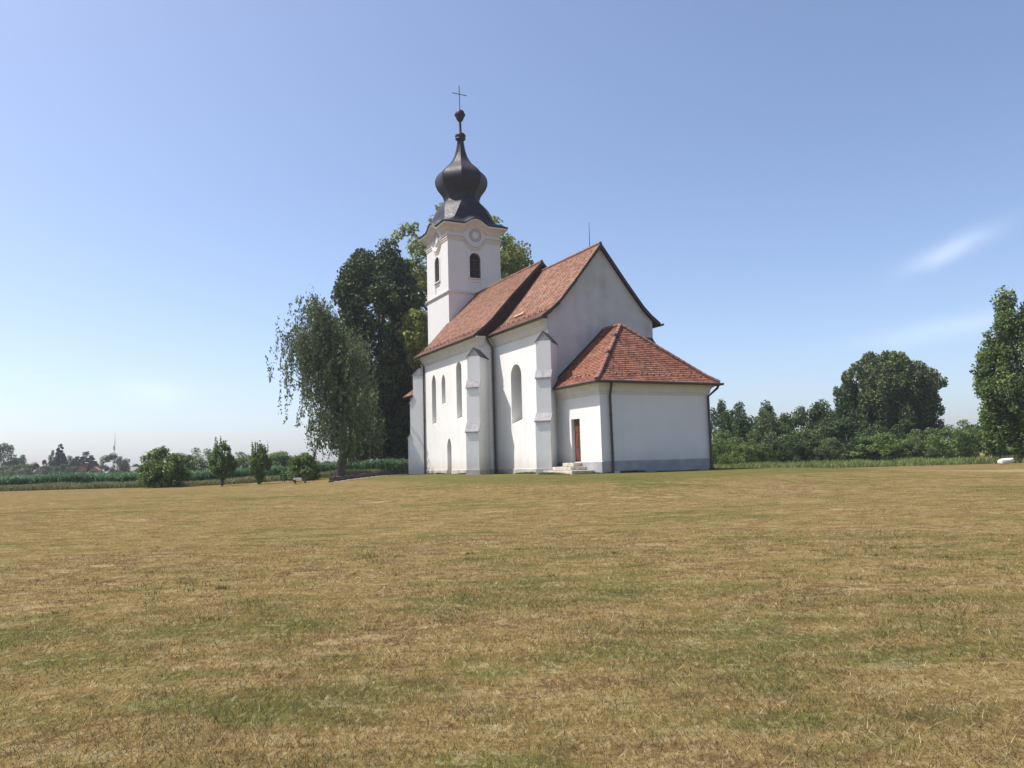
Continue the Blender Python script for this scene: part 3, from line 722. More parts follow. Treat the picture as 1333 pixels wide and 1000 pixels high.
# ---- tower
tm = MB(); tm.box(CX - TH, CX + TH, TY0, TY1, Z0, 20.33)
tower = tm.build('tower_wall', M['plaster_tower'], church)
cut = MB()
WE = arch(CX - 0.47, CX + 0.53, 15.95, 18.08, 'round', 14); WS = arch(TCY - 0.5, TCY + 0.5, 15.95, 18.08, 'round', 14)
niche(cut, 'y', TY0, WE, 0.35); niche(cut, 'x', CX - TH, WS, 0.35)
niche(cut, 'x', CX - TH, arch(TCY - 0.48, TCY + 0.48, 14.98, 15.62, 'rect'), 0.05); niche(cut, 'y', TY0, arch(CX - 0.45, CX + 0.51, 14.98, 15.62, 'rect'), 0.05)
apply_cut(tower, mesh_obj(cut))
def louvre(face, pos, outline, inner):
    mb = MB(); a0 = min(a for a, _ in outline); a1 = max(a for a, _ in outline); z0 = min(z for _, z in outline); z1 = max(z for _, z in outline); r = (a1 - a0)/2; c = (a0 + a1)/2
    fr = MB()
    def P(a, d, z): return (pos + d, a, z) if face == 'x' else (a, pos + d, z)
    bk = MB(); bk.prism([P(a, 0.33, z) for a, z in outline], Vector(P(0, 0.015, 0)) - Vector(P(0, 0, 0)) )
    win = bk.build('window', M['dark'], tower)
    z = z0 + 0.06
    while z < z1 - 0.08:
        hw = r - 0.03 if z < z1 - r else math.sqrt(max(0, r*r - (z - z1 + r)**2)) - 0.03
        if hw > 0.05:
            q = [P(c - hw, 0.14, z - 0.04), P(c - hw, 0.30, z + 0.07), P(c + hw, 0.30, z + 0.07), P(c + hw, 0.14, z - 0.04)]
            mb.prism(q, (0, 0, 0.025))
        z += 0.155
    mb.build('slat', M['louver'], win)
    fr.prism([P(c - 0.025, 0.10, z0), P(c + 0.025, 0.10, z0), P(c + 0.025, 0.13, z0), P(c - 0.025, 0.13, z0)], (0, 0, z1 - z0 - 0.02))
    for k in (0.35, 0.72): 
        zz = z0 + (z1 - z0)*k
        fr.prism([P(a0 + 0.01, 0.10, zz - 0.025), P(a1 - 0.01, 0.10, zz - 0.025), P(a1 - 0.01, 0.10, zz + 0.025), P(a0 + 0.01, 0.10, zz + 0.025)], Vector(P(0, 0.03, 0)) - Vector(P(0, 0, 0)))
    # frame following the arch
    for i in range(len(outline)):
        a, b = outline[i], outline[(i+1) % len(outline)]
        fr.tube([P(a[0], 0.10, a[1]), P(b[0], 0.10, b[1])], 0.035, 5)
    fr.build('frame', M['louver'], win)
    # raised plaster band round the opening
    bd = MB(); n = len(outline); big = [(c + (a - c)*1.30, (z1 - r) + (z - (z1 - r))*(1.30 if z > z1 - r else 1.0)) for a, z in outline]
    for i in range(1, n):
        a, b, A, B = outline[i], outline[(i+1) % n], big[i], big[(i+1) % n]
        q = [P(x[0], -0.035, x[1]) for x in (a, b, B, A)]
        bd.prism(q, Vector(P(0, 0.033, 0)) - Vector(P(0, 0, 0)))
    bd.build('surround', M['plaster_tower'], win)
    s = MB(); lo = Vector(P(a0 - 0.15, -0.10, z0 - 0.09)); hi = Vector(P(a1 + 0.15, -0.003, z0)); s.box(min(lo.x, hi.x), max(lo.x, hi.x), min(lo.y, hi.y), max(lo.y, hi.y), lo.z, hi.z); s.build('sill', M['trim_tower'], win)
louvre('y', TY0, WE, 1); louvre('x', CX - TH, WS, 1)
def square_path(h, nseg):
    P = []; Z = []
    c = [(-h, -h), (h, -h), (h, h), (-h, h)]
    for k in range(4):
        a = Vector(c[k]); b = Vector(c[(k+1) % 4])
        for i in range(nseg):
            p = a.lerp(b, i/nseg); s = -h + 2*h*i/nseg; P.append((p.x + CX, p.y + TCY)); Z.append(s)
    return P, Z
def bump_off(S, half, amp, pw=2):
    return [amp*(math.cos(math.pi*s/(2*half))**pw) if abs(s) < half else 0.0 for s in S]
# string course
P_, S_ = square_path(TH, 1)
mb = MB(); sweep(mb, P_, [(0.003, 14.52), (0.04, 14.52), (0.05, 14.60), (0.12, 14.66), (0.12, 14.74), (0.003, 14.80)], closed=True, side=-1); mb.build('string_course', M['trim_tower'], tower)
# upper moulding dipping round the clock
P_, S_ = square_path(TH, 40)
mb = MB(); sweep(mb, P_, [(0.003, 19.01), (0.05, 19.01), (0.05, 19.08), (0.025, 19.09), (0.025, 19.16), (0.09, 19.18), (0.09, 19.26), (0.04, 19.27), (0.04, 19.33), (0.13, 19.36), (0.13, 19.43), (0.003, 19.46)], closed=True, side=-1, zoff=bump_off(S_, 1.0, -0.80, 0.9))
mb.build('moulding', M['trim_tower'], tower, 30)
# main cornice arching over the clock
BOW = 0.52
zo = bump_off(S_, 1.12, BOW, 1.4)
mb = MB(); sweep(mb, P_, [(0.003, 19.68), (0.05, 19.69), (0.06, 19.79), (0.14, 19.82), (0.17, 19.92), (0.30, 20.03), (0.44, 20.15), (0.50, 20.17), (0.52, 20.33), (0.003, 20.34)], closed=True, side=-1, zoff=zo)
mb.build('cornice', M['trim_tower'], tower, 30)
# clock faces: a ring with hour marks
def clock(face):
    zc = 19.58; pos = CX - TH if face == 'x' else TY0; c = TCY if face == 'x' else CX + 0.1
    def P(a, d, z): return (pos + d, c + a, zc + z) if face == 'x' else (c + a, pos + d, zc + z)
    mb = MB(); n = 28
    mb.prism([P(0.52*math.cos(2*math.pi*i/n), -0.03, 0.52*math.sin(2*math.pi*i/n)) for i in range(n)], Vector(P(0, 0.027, 0)) - Vector(P(0, 0, 0)))
    ck = mb.build('clock', simple('clock_face', (0.52, 0.52, 0.52), 0.8, 0.2), tower)
    mm = simple('mark_paint', (0.18, 0.18, 0.20), 0.7)
    for i in range(12):
        mk = MB()
        t = 2*math.pi*i/12; r0, r1, wd = 0.36, 0.47, 0.028
        q = [P(r*math.cos(t) + s*wd*-math.sin(t), -0.045, r*math.sin(t) + s*wd*math.cos(t)) for r, s in ((r0, -1), (r1, -1), (r1, 1), (r0, 1))]
        mk.prism(q, Vector(P(0, 0.012, 0)) - Vector(P(0, 0, 0))); mk.build('hour_mark', mm, ck)
    rg = MB(); rg.tube([P(0.52*math.cos(2*math.pi*i/32), -0.03, 0.52*math.sin(2*math.pi*i/32)) for i in range(33)], 0.03, 6)
    rg.tube([P(0.31*math.cos(2*math.pi*i/32), -0.034, 0.31*math.sin(2*math.pi*i/32)) for i in range(33)], 0.018, 6)
    rg.build('rim', simple('rim_paint', (0.30, 0.30, 0.31), 0.7), ck)
    ct = MB(); ct.prism([P(0.29*math.cos(2*math.pi*i/n), -0.041, 0.29*math.sin(2*math.pi*i/n)) for i in range(n)], Vector(P(0, 0.010, 0)) - Vector(P(0, 0, 0)))
    ct.build('dial_centre', M['plaster_tower'], ck)
clock('x'); clock('y')
# bell-shaped skirt and onion
def oct_ring(z, h, cf, bow=0.0, nm=24):
    c = 0.586*h*cf; a = h - c; pts = []
    for k in range(4):
        t = k*math.pi/2 
        for i in range(nm + 1):
            s = -a + 2*a*i/nm; x, y = s, -h
            zz = z + bow*(math.cos(math.pi*s/2.24)**1.4 if abs(s) < 1.12 else 0)
            pts.append(Vector((CX + x*math.cos(t) - y*math.sin(t), TCY + x*math.sin(t) + y*math.cos(t), zz)))
    return pts
sk = [(20.35, 2.93, 0.05, BOW), (20.41, 3.0, 0.06, BOW), (20.47, 2.93, 0.12, BOW), (20.58, 2.72, 0.22, BOW*0.9), (20.78, 2.48, 0.34, BOW*0.7), (21.1, 2.30, 0.46, BOW*0.4), (21.5, 2.22, 0.58, 0.1), (21.9, 2.14, 0.70, 0), (22.25, 2.04, 0.80, 0), (22.55, 1.90, 0.88, 0), (22.78, 1.72, 0.95, 0), (22.98, 1.55, 1, 0), (23.15, 1.44, 1, 0), (23.34, 1.40, 1, 0)]
mb = MB(); mb.rings([oct_ring(*s) for s in sk]); skirt = mb.build('tower_cap', M['metal'], church, 28)
on = [(23.32, 1.40), (23.5, 1.44), (23.7, 1.53), (23.95, 1.70), (24.25, 1.90), (24.6, 2.04), (24.95, 2.08), (25.25, 2.03), (25.5, 1.92), (25.75, 1.72), (26.0, 1.46), (26.2, 1.25), (26.4, 1.05), (26.6, 0.88), (26.9, 0.68), (27.3, 0.49), (27.7, 0.38), (28.0, 0.32), (28.4, 0.26), (28.66, 0.23)]
mb = MB(); mb.rings([oct_ring(z, h, 1.0, 0, 2) for z, h in on]); onion = mb.build('onion_dome', M['metal'], church, 28)
sm = MB()
for k in range(8):
    t = R(22.5 + 45*k); sm.tube([(CX + math.cos(t)*h*1.082, TCY + math.sin(t)*h*1.082, z) for z, h in on], 0.028, 5)
sm.build('seam', M['metal'], onion)
for k in range(4):    # hip rolls on the skirt's corners
    pass
fi = [(28.62, 0.24), (28.72, 0.34), (28.84, 0.46), (28.96, 0.42), (29.04, 0.47), (29.2, 0.46), (29.32, 0.38), (29.38, 0.20), (29.5, 0.13), (30.4, 0.10), (30.5, 0.20), (30.62, 0.29), (30.82, 0.37), (30.96, 0.41), (31.0, 0.48), (31.08, 0.48), (31.11, 0.42), (31.25, 0.40), (31.38, 0.34), (31.47, 0.22), (31.52, 0.05)]
mb = MB(); mb.rings([[Vector((CX + r*math.cos(2*math.pi*i/12), TCY + r*math.sin(2*math.pi*i/12), z)) for i in range(12)] for z, r in fi]); mb.build('finial', M['metal'], church, 35)
mb = MB(); mb.tube([(CX, TCY, 31.4), (CX - 0.02, TCY, 33.75)], 0.038, 6); mb.tube([(CX - 0.70, TCY, 32.95), (CX + 0.68, TCY, 32.95)], 0.036, 6); mb.build('cross', M['iron'], church)

# ---- west porch behind the tower
pm = MB(); pm.box(0.75, 6.55, TY1 + 0.01, 31.3, Z0, 6.7); pm.build('porch_wall', M['plaster'], church)
pr = MB(); a, b = Vector((0.25, TY1 + 0.02, 6.75)), Vector((0.25, 31.9, 6.75)); c, d = Vector((7.05, TY1 + 0.02, 6.75)), Vector((7.05, 31.9, 6.75)); t0, t1 = Vector((CX, TY1 + 0.02, 9.6)), Vector((CX, 29.2, 9.6))
slope(pr, [(a, b), (t0, t1)]); slope(pr, [(c, d), (t0, t1)]); slope(pr, [(b, d), (t1, t1 + Vector((0.01, 0, 0)))]); po = pr.build('porch_roof', M['tiles'], church)
un = MB(); under(un, [(a, b), (t0, t1)], 0.06); under(un, [(c, d), (t0, t1)], 0.06); under(un, [(b, d), (t1, t1)], 0.06); un.build('roof_boarding', M['verge'], po)

# ---------------------------------------------------------------- trees
rng = np.random.default_rng(11)
def unit(n):
    v = rng.normal(size=(n, 3)); return v/np.linalg.norm(v, axis=1, keepdims=True)
def leaf_faces(P, N, size, aspect=0.6, align=0.7):
    n = len(P); nn = N*align + unit(n)*1.0; nn /= np.linalg.norm(nn, axis=1, keepdims=True)
    t = np.cross(nn, unit(n)); t /= np.linalg.norm(t, axis=1, keepdims=True) + 1e-9; b = np.cross(nn, t)
    s = (size*rng.uniform(0.6, 1.35, n))[:, None]
    return np.stack([P - t*s, P + b*s*aspect, P + t*s, P - b*s*aspect], 1)
def lobed(centers, radii, per, size, stretch=(1, 1, 1), drop=0.0, shell=0.28):
    out = []
    for c, r in zip(centers, radii):
        n = max(6, int(per*(r/np.mean(radii))**2)); d = unit(n)
        d[:, 2] = np.where(rng.random(n) < drop, np.abs(d[:, 2]), d[:, 2])
        k = 1 - np.abs(rng.normal(0, shell, n)); k = np.clip(k, 0.1, 1.15)
        P = np.array(c) + d*r*k[:, None]*np.array(stretch)
        out.append(leaf_faces(P, d, size))
    return np.concatenate(out)
def crown_lobes(prof, z0, z1, n, lr, flat=1.0, inner=0.45, ecc=(1, 1), amp=1.0):
    """prof(t) -> radius for t in 0..1 from z0 to z1"""
    C = []; Rr = []; ph = rng.uniform(0, 6.28, 3)
    ts = np.linspace(0.01, 0.99, 200); w = np.array([max(prof(t), 0.05) for t in ts])**1.3; w /= w.sum()
    for i in range(n):
        t = rng.choice(ts, p=w) + rng.uniform(-0.02, 0.02); r = prof(min(max(t, 0), 1)); a = rng.uniform(0, 2*math.pi)
        r *= 1 + amp*(0.20*math.sin(2*a + ph[0] + 5*t)*math.sin(7*t + ph[1]) + 0.14*math.sin(3*a + ph[2] - 9*t))
        q = rng.uniform(inner, 1.04)**0.6; l = lr*rng.uniform(0.45, 1.35)
        rr = max(0, r - l*0.55)*q
        C.append((rr*math.cos(a)*ecc[0], rr*math.sin(a)*ecc[1], z0 + (z1 - z0)*t)); Rr.append(l)
    return C, Rr
def trunk_mesh(h, r, C, nlimb, lean=(0, 0), mat='bark', parent=None, split=0.3, multi=1):
    mb = MB()
    for k in range(multi):
        ox, oy = (rng.uniform(-1, 1, 2)*r*1.5 if multi > 1 else (0, 0)); sx, sy = (rng.uniform(-0.12, 0.12, 2)*h if multi > 1 else (0, 0))
        pts = [(ox*(1) + (lean[0] + sx)*t, oy + (lean[1] + sy)*t, -0.2 + h*t) for t in (0, 0.05, 0.3, 0.6, 0.9)]
        mb.tube([Vector(p) + Vector((rng.uniform(-.3, .3)*r, rng.uniform(-.3, .3)*r, 0)) for p in pts], [r*1.35, r*1.0, r*0.8, r*0.5, r*0.2], 9)
    idx = rng.permutation(len(C))[:nlimb]
    for i in idx:
        c = Vector(C[i]); t0 = min(0.85, max(split, (c.z/h)*rng.uniform(0.45, 0.7))); b = Vector((lean[0]*t0, lean[1]*t0, h*t0))
        if c.z < b.z: b.z = max(h*split*0.8, c.z*0.75)
        mid = b.lerp(c, 0.5) + Vector((0, 0, -0.05*h*rng.uniform(-0.3, 1)))
        mb.tube([b, mid, c], [r*0.38, r*0.24, r*0.07], 6)
    return mb.build('trunk', M[mat], parent, 50)
def tree(name, loc, label, cat, leafmat, V, trunk, group=None, rz=0):
    root = empty(name, loc, rz); tag(root, label, cat, group)
    np_mesh('crown', V, 4, F[leafmat], root)
    trunk(root)
    return root

# big dark linden between birch and tower
def place(px, Y, sink=0.05):
    p = at(px, 600, Y); return Vector((p.x, Y, gz(p.x, Y) - sink))
def topz(px, py, Y, base): return at(px, py, Y).z - base.z

base = place(495, 76); H = topz(490, 318, 76, base)
prof = lambda t: 5.9*(math.sin(math.pi*min(1, t*0.86 + 0.06)))**0.55*(1 - 0.08*t)
C, L = crown_lobes(prof, 2.0, H - 0.9, 270, 1.15, amp=0.55)
tree('linden_tree', base, 'tallest dark green broad tree standing beside the left side of the church tower', 'tree', 'linden', lobed(C, L, 300, 0.17, shell=0.33), lambda r: trunk_mesh(H*0.85, 0.42, C, 22, parent=r), rz=0)

# light green ash behind the tower
base = place(604, 86); H = topz(604, 270, 86, base)
prof = lambda t: 9.2*(math.sin(math.pi*min(1, t*0.84 + 0.06))**0.55)
C, L = crown_lobes(prof, 6.0, H - 0.8, 330, 1.2, inner=0.35, amp=0.45)
tree('ash_tree', base, 'tall yellow-green loose-crowned tree rising behind the church tower', 'tree', 'ash', lobed(C, L, 170, 0.20, shell=0.5), lambda r: trunk_mesh(H*0.85, 0.5, C, 40, parent=r, mat='bark_pale'))
base = place(543, 72); H = topz(541, 400, 72, base)
prof = lambda t: 1.55*(math.sin(math.pi*min(1, t*0.9 + 0.07))**0.6)
C, L = crown_lobes(prof, 10.6, H - 0.5, 26, 0.7)
tree('maple_tree', base, 'small bright yellow-green tree just left of the tower, in front of darker trees', 'tree', 'ash', lobed(C, L, 300, 0.17), lambda r: trunk_mesh(H*0.8, 0.16, C, 8, parent=r))
base = place(697, 92); H = topz(697, 334, 92, base)
prof = lambda t: 3.6*(math.sin(math.pi*min(1, t*0.9 + 0.07))**0.6)
C, L = crown_lobes(prof, 8, H - 0.5, 50, 1.2)
tree('linden_tree', base, 'dark green treetop peeking over the nave roof behind the ridge', 'tree', 'linden', lobed(C, L, 260, 0.22), lambda r: trunk_mesh(H*0.8, 0.35, C, 10, parent=r))
base = place(548, 92); H = topz(545, 405, 92, base)
prof = lambda t: 5.6*(math.sin(math.pi*min(1, t*0.9 + 0.07))**0.5)
C, L = crown_lobes(prof, 1.2, H - 0.8, 170, 1.4, amp=0.6)
tree('linden_tree', base, 'lower dark tree filling the gap between the tallest tree and the church wall', 'tree', 'linden', lobed(C, L, 260, 0.22), lambda r: trunk_mesh(H*0.8, 0.35, C, 10, parent=r))

# weeping birch
def birch():
    Y = 60; base = place(444, Y); root = empty('birch_tree', base)
    tag(root, 'weeping birch with hanging strands and a leaning dark trunk, left of the church', 'tree')
    H = topz(407, 378, Y, base); s = Y/1000.0
    def loc(px, py, dy=0): p = at(px, py, Y); return Vector((p.x - base.x, dy, p.z - base.z))
    stem = [loc(441, 622), loc(446, 600), loc(452, 560), loc(449, 500), loc(436, 450), loc(418, 410), loc(407, 384)]
    mb = MB(); mb.tube([Vector((0, 0, 0)) + p for p in stem], [0.42, 0.34, 0.29, 0.22, 0.14, 0.07, 0.025], 10)
    tips = []
    # branch ends: arching crown outline on photo scale
    spec = [(368, 432, 18), (376, 427, 20), (385, 432, 22), (395, 420, 18), (404, 392, 10), (412, 400, 12), (398, 398, 10), (420, 420, 18), (430, 432, 20), (445, 440, 24), (458, 450, 24), (470, 470, 26), (380, 450, 30), (372, 470, 22), (410, 450, 28), (430, 470, 34), (455, 490, 34), (475, 510, 26), (392, 480, 34), (440, 520, 36), (410, 500, 36), (465, 540, 26), (425, 545, 30), (400, 540, 28), (478, 550, 18), (450, 560, 22)]
    for px, py, spread in spec:
        for k in range(4):
            ang = rng.uniform(0, 2*math.pi); dy = rng.uniform(-3.6, 3.6)*min(1, spread/24)
            tip = loc(px + 4 + rng.normal(0, 4.5), py + rng.normal(0, 7), dy)
            t0 = min(0.93, max(0.25, (tip.z/H)*rng.uniform(0.6, 0.8))); k0 = t0*(len(stem) - 1); i0 = int(k0); b = stem[i0].lerp(stem[min(i0+1, len(stem)-1)], k0 - i0)
            mid = b.lerp(tip, 0.55) + Vector((0, 0, 0.5)); mb.tube([b, mid, tip], [0.07, 0.045, 0.015], 5, cap=False); tips.append((b, mid, tip))
    mb.build('trunk', M['bark'], root, 50)
    P = []; N = []
    for b, mid, tip in tips:
        for q in range(20):
            t = rng.uniform(0.2, 1.05); o = (mid.lerp(tip, (t - 0.5)*2) if t > 0.5 else b.lerp(mid, t*2)); o = np.array(o) + rng.normal(0, 0.55, 3)*np.array([1, 1, 0.8])
            Ln = rng.uniform(0.4, 1.3) if rng.random() < 0.62 else rng.uniform(1.2, 3.4)
            Ln = min(Ln, max(0.4, o[2] - 1.0 - rng.uniform(0, 1.6))); n = int(Ln*15) + 5
            tt = np.sort(rng.uniform(0, 1, n)); drift = rng.normal(0, 0.22, 2); wv = rng.uniform(0.05, 0.14)
            pts = o + np.stack([drift[0]*tt + rng.normal(0, wv, n), drift[1]*tt + rng.normal(0, wv, n), -Ln*tt], 1)
            P.append(pts); N.append(unit(n))
    P = np.concatenate(P); N = np.concatenate(N)
    n = len(P); t = np.stack([rng.normal(0, 0.55, n), rng.normal(0, 0.55, n), -np.ones(n)], 1); t /= np.linalg.norm(t, axis=1, keepdims=True)
    b = np.cross(t, unit(n)); b /= np.linalg.norm(b, axis=1, keepdims=True); sz = rng.uniform(0.05, 0.15, n)[:, None]
    np_mesh('crown', np.stack([P - t*sz, P + b*sz*0.45, P + t*sz, P - b*sz*0.45], 1), 4, F['birch'], root)
birch()

# ---- shrubs on the left lawn edge
def shrub(name, px, Y, top, wpx, label, leafmat, n=40, lr=0.45, per=220, size=0.09, kind='round', group=None, cat='shrub', low=0.1):
    base = place(px, Y); H = topz(px, top, Y, base); rad = wpx/2*Y/1000.0
    if kind == 'round': prof = lambda t: rad*(math.sin(math.pi*min(1, t*0.78 + 0.2))**0.5)
    elif kind == 'vase': prof = lambda t: rad*(0.12 + 0.78*math.sin(math.pi*min(1, t**0.95*0.93))**1.1)
    elif kind == 'dome': prof = lambda t: rad*math.sqrt(max(0.02, 1 - (t*0.97)**2.2))
    elif kind == 'column': prof = lambda t: rad*(math.sin(math.pi*min(1, t*0.8 + 0.12))**0.45)
    C, L = crown_lobes(prof, H*low, H*(0.86 if kind == 'vase' else 0.93), n, lr, amp=0.25 if kind == 'vase' else 0.8)
    st = (0.8, 0.8, 1.3) if kind == 'vase' else (1, 1, 1)
    V = lobed(C, L, per*0.72 if kind == 'vase' else per*0.85, size, stretch=st, shell=0.5)
    if kind == 'vase':      # upright shoots above the body
        C2 = []; L2 = []
        for k in range(26):
            a = rng.uniform(0, 2*math.pi); r = rad*0.62*math.sqrt(rng.random()); ht = H*rng.uniform(0.84, 1.04) - r*0.35
            C2.append((r*math.cos(a), r*math.sin(a), ht - 0.28)); L2.append(rng.uniform(0.09, 0.13))
        V = np.concatenate([V, lobed(C2, L2, 30, size*0.85, stretch=(0.6, 0.6, 4.6), shell=0.5)])
    return tree(name, base, label, cat, leafmat, V, lambda r: trunk_mesh(H*0.75, max(0.03, H*0.012 if H < 5 else H*0.022), C, 10, parent=r, split=0.12, multi=4 if kind in ('vase', 'round') and H < 5 else 1), group)
shrub('round_shrub', 211, 60, 583, 66, 'wide bushy green shrub farthest left on the lawn edge', 'bush', 130, 0.38, 120, kind='round', size=0.085)
shrub('vase_shrub', 290, 57, 570, 40, 'upright vase-shaped shrub on a single foot, the taller of the two', 'bush', 95, 0.24, 95, kind='vase', low=0.10, size=0.075)
shrub('vase_shrub', 338, 56, 574, 34, 'upright vase-shaped shrub, the smaller one nearer the birch', 'bush', 85, 0.22, 95, kind='vase', low=0.10, size=0.07)
shrub('round_shrub', 394, 57, 590, 46, 'dark rounded bush behind the small white-topped bench', 'bush', 80, 0.32, 120, kind='dome', size=0.08)

# ---- reusable far trees: one mesh per kind, copied with its trunk
protos = {}
def proto(kind, leafmat, prof, n, lr, per, size, stretch=(1, 1, 1), low=0.1, limbs=6):
    C, L = crown_lobes(prof, low, 0.93, n, lr, amp=0.6)
    root = empty('proto_' + kind); V = lobed(C, L, per, size, stretch=stretch, shell=0.35)
    c = np_mesh('crown', V, 4, F[leafmat], root); t = trunk_mesh(0.8, 0.022, C, limbs, parent=root, split=0.2)
    protos[kind] = (root, c, t)
for v in range(3):
    for lm in ('wood', 'pale', 'bush', 'olive'):
        proto(lm + str(v), lm, lambda t: 0.5*(math.sin(math.pi*min(1, t*0.78 + 0.18))**0.5), 46, 0.125, 190, 0.020, low=0.04)
def spruce_prof(t): return 0.30*(1 - t)**0.8 + 0.01
C = []; L = []
for k in range(17):
    z = 0.10 + 0.86*k/17; r = 0.34*(1 - z)**0.85 + 0.015
    for j in range(max(3, int(13*(1 - z)))):
        a = rng.uniform(0, 2*math.pi); C.append((r*0.75*math.cos(a), r*0.75*math.sin(a), z + rng.uniform(-.02, .02))); L.append(max(0.02, 0.42*r))
root = empty('proto_spruce'); c = np_mesh('crown', lobed(C, L, 170, 0.026, stretch=(1, 1, 0.5)), 4, F['spruce'], root); t = trunk_mesh(0.95, 0.02, C, 0, parent=root); protos['spruce'] = (root, c, t)
proto('purple0', 'purple', lambda t: 0.42*(math.sin(math.pi*min(1, t*0.8 + 0.15))**0.6), 34, 0.12, 170, 0.022)
used = set()
def far_tree(name, kind, px, Y, top, wpx, label, cat='tree', group=None, asp=None):
    base = place(px, Y); H = topz(px, top, Y, base); wd = wpx*Y/1000.0
    pr, c, t = protos[kind]
    root = empty(name, base, rng.uniform(0, 6.28)); tag(root, label, cat, group)
    k = {'spruce': 0.62, 'purple0': 0.9}.get(kind, 1.06)
    for s in (c, t):
        o = s.copy(); col.objects.link(o); o.parent = root; o.scale = (wd/k, wd/k, H) if s is c else (wd/k*0.8, wd/k*0.8, H)
    return root
GL = 'trees beyond the maize field on the left'
FL = [
 ('leafy_tree', 'olive0', 2, 215, 577, 54, 'large dark tree cut by the left edge of the picture'),
 ('leafy_tree', 'wood1', 27, 212, 593, 24, 'small tree right beside the large tree at the left edge'),
 ('bush', 'olive1', 20, 205, 602, 60, 'broad low bush under the large tree at the left edge'),
 ('leafy_tree', 'wood2', 43, 214, 602, 26, 'low grey-green tree left of the small purple-leaved tree'),
 ('plum_tree', 'purple0', 57, 216, 598, 17, 'small purple-leaved tree left of the pointed conifer'),
 ('conifer_tree', 'spruce', 78, 222, 574, 22, 'tall pointed dark conifer left of the red house'),
 ('leafy_tree', 'olive2', 69, 220, 586, 16, 'slim tree close against the left side of the pointed conifer'),
 ('bush', 'olive0', 66, 205, 605, 34, 'low olive bush in front of the pointed conifer'),
 ('bush', 'wood0', 88, 206, 604, 34, 'dark bush between the pointed conifer and the red house'),
 ('leafy_tree', 'wood1', 92, 226, 594, 22, 'mid-height tree right behind the pointed conifer'),
 ('plum_tree', 'purple0', 100, 228, 593, 14, 'narrow purple-tinged tree just left of the layered conifer'),
 ('conifer_tree', 'spruce', 113, 230, 585, 34, 'broad layered conifer rising directly behind the red house'),
 ('leafy_tree', 'wood2', 148, 212, 590, 43, 'dome-shaped dark tree below the radio mast'),
 ('leafy_tree', 'wood0', 178, 240, 604, 30, 'low tree between the dome-shaped tree and the wide shrub'),
]
for n, k, px, Y, tp, wd, lb in FL: far_tree(n, k, px, Y, tp, wd, lb, 'bush' if n == 'bush' else 'tree', GL)
GM = 'hedgerow behind the maize field'
HR = [
 ('hedge_tree', 'bush0', 236, 108, 590, 44, 'hedgerow tree half hidden behind the wide shrub'),
 ('hedge_tree', 'bush1', 262, 110, 584, 60, 'rounded hedgerow tree between the wide shrub and the taller vase-shaped shrub'),
 ('hedge_tree', 'bush2', 312, 112, 588, 60, 'hedgerow tree seen in the gap between the two vase-shaped shrubs'),
 ('hedge_tree', 'wood0', 340, 116, 592, 60, 'darker hedgerow tree hidden behind the smaller vase-shaped shrub'),
 ('hedge_tree', 'bush0', 362, 108, 588, 58, 'hedgerow tree right of the smaller vase-shaped shrub'),
 ('hedge_tree', 'wood1', 390, 112, 590, 60, 'hedgerow tree behind the dark rounded bush'),
 ('hedge_tree', 'wood2', 425, 118, 600, 46, 'low hedgerow tree behind the birch strands'),
 ('hedge_tree', 'wood0', 462, 112, 590, 46, 'dark hedgerow tree just right of the birch trunk'),
 ('hedge_tree', 'bush1', 500, 120, 597, 56, 'low hedgerow tree under the tallest tree'),
 ('hedge_tree', 'wood1', 535, 116, 590, 50, 'hedgerow tree next to the west corner buttress'),
 ('hedge_tree', 'bush2', 208, 118, 602, 46, 'low hedgerow tree behind the left part of the wide shrub'),
]
for n, k, px, Y, tp, wd, lb in HR: far_tree(n, k, px, Y, tp, wd, lb, 'tree', GM)
GRr = 'thicket along the right edge of the lawn'
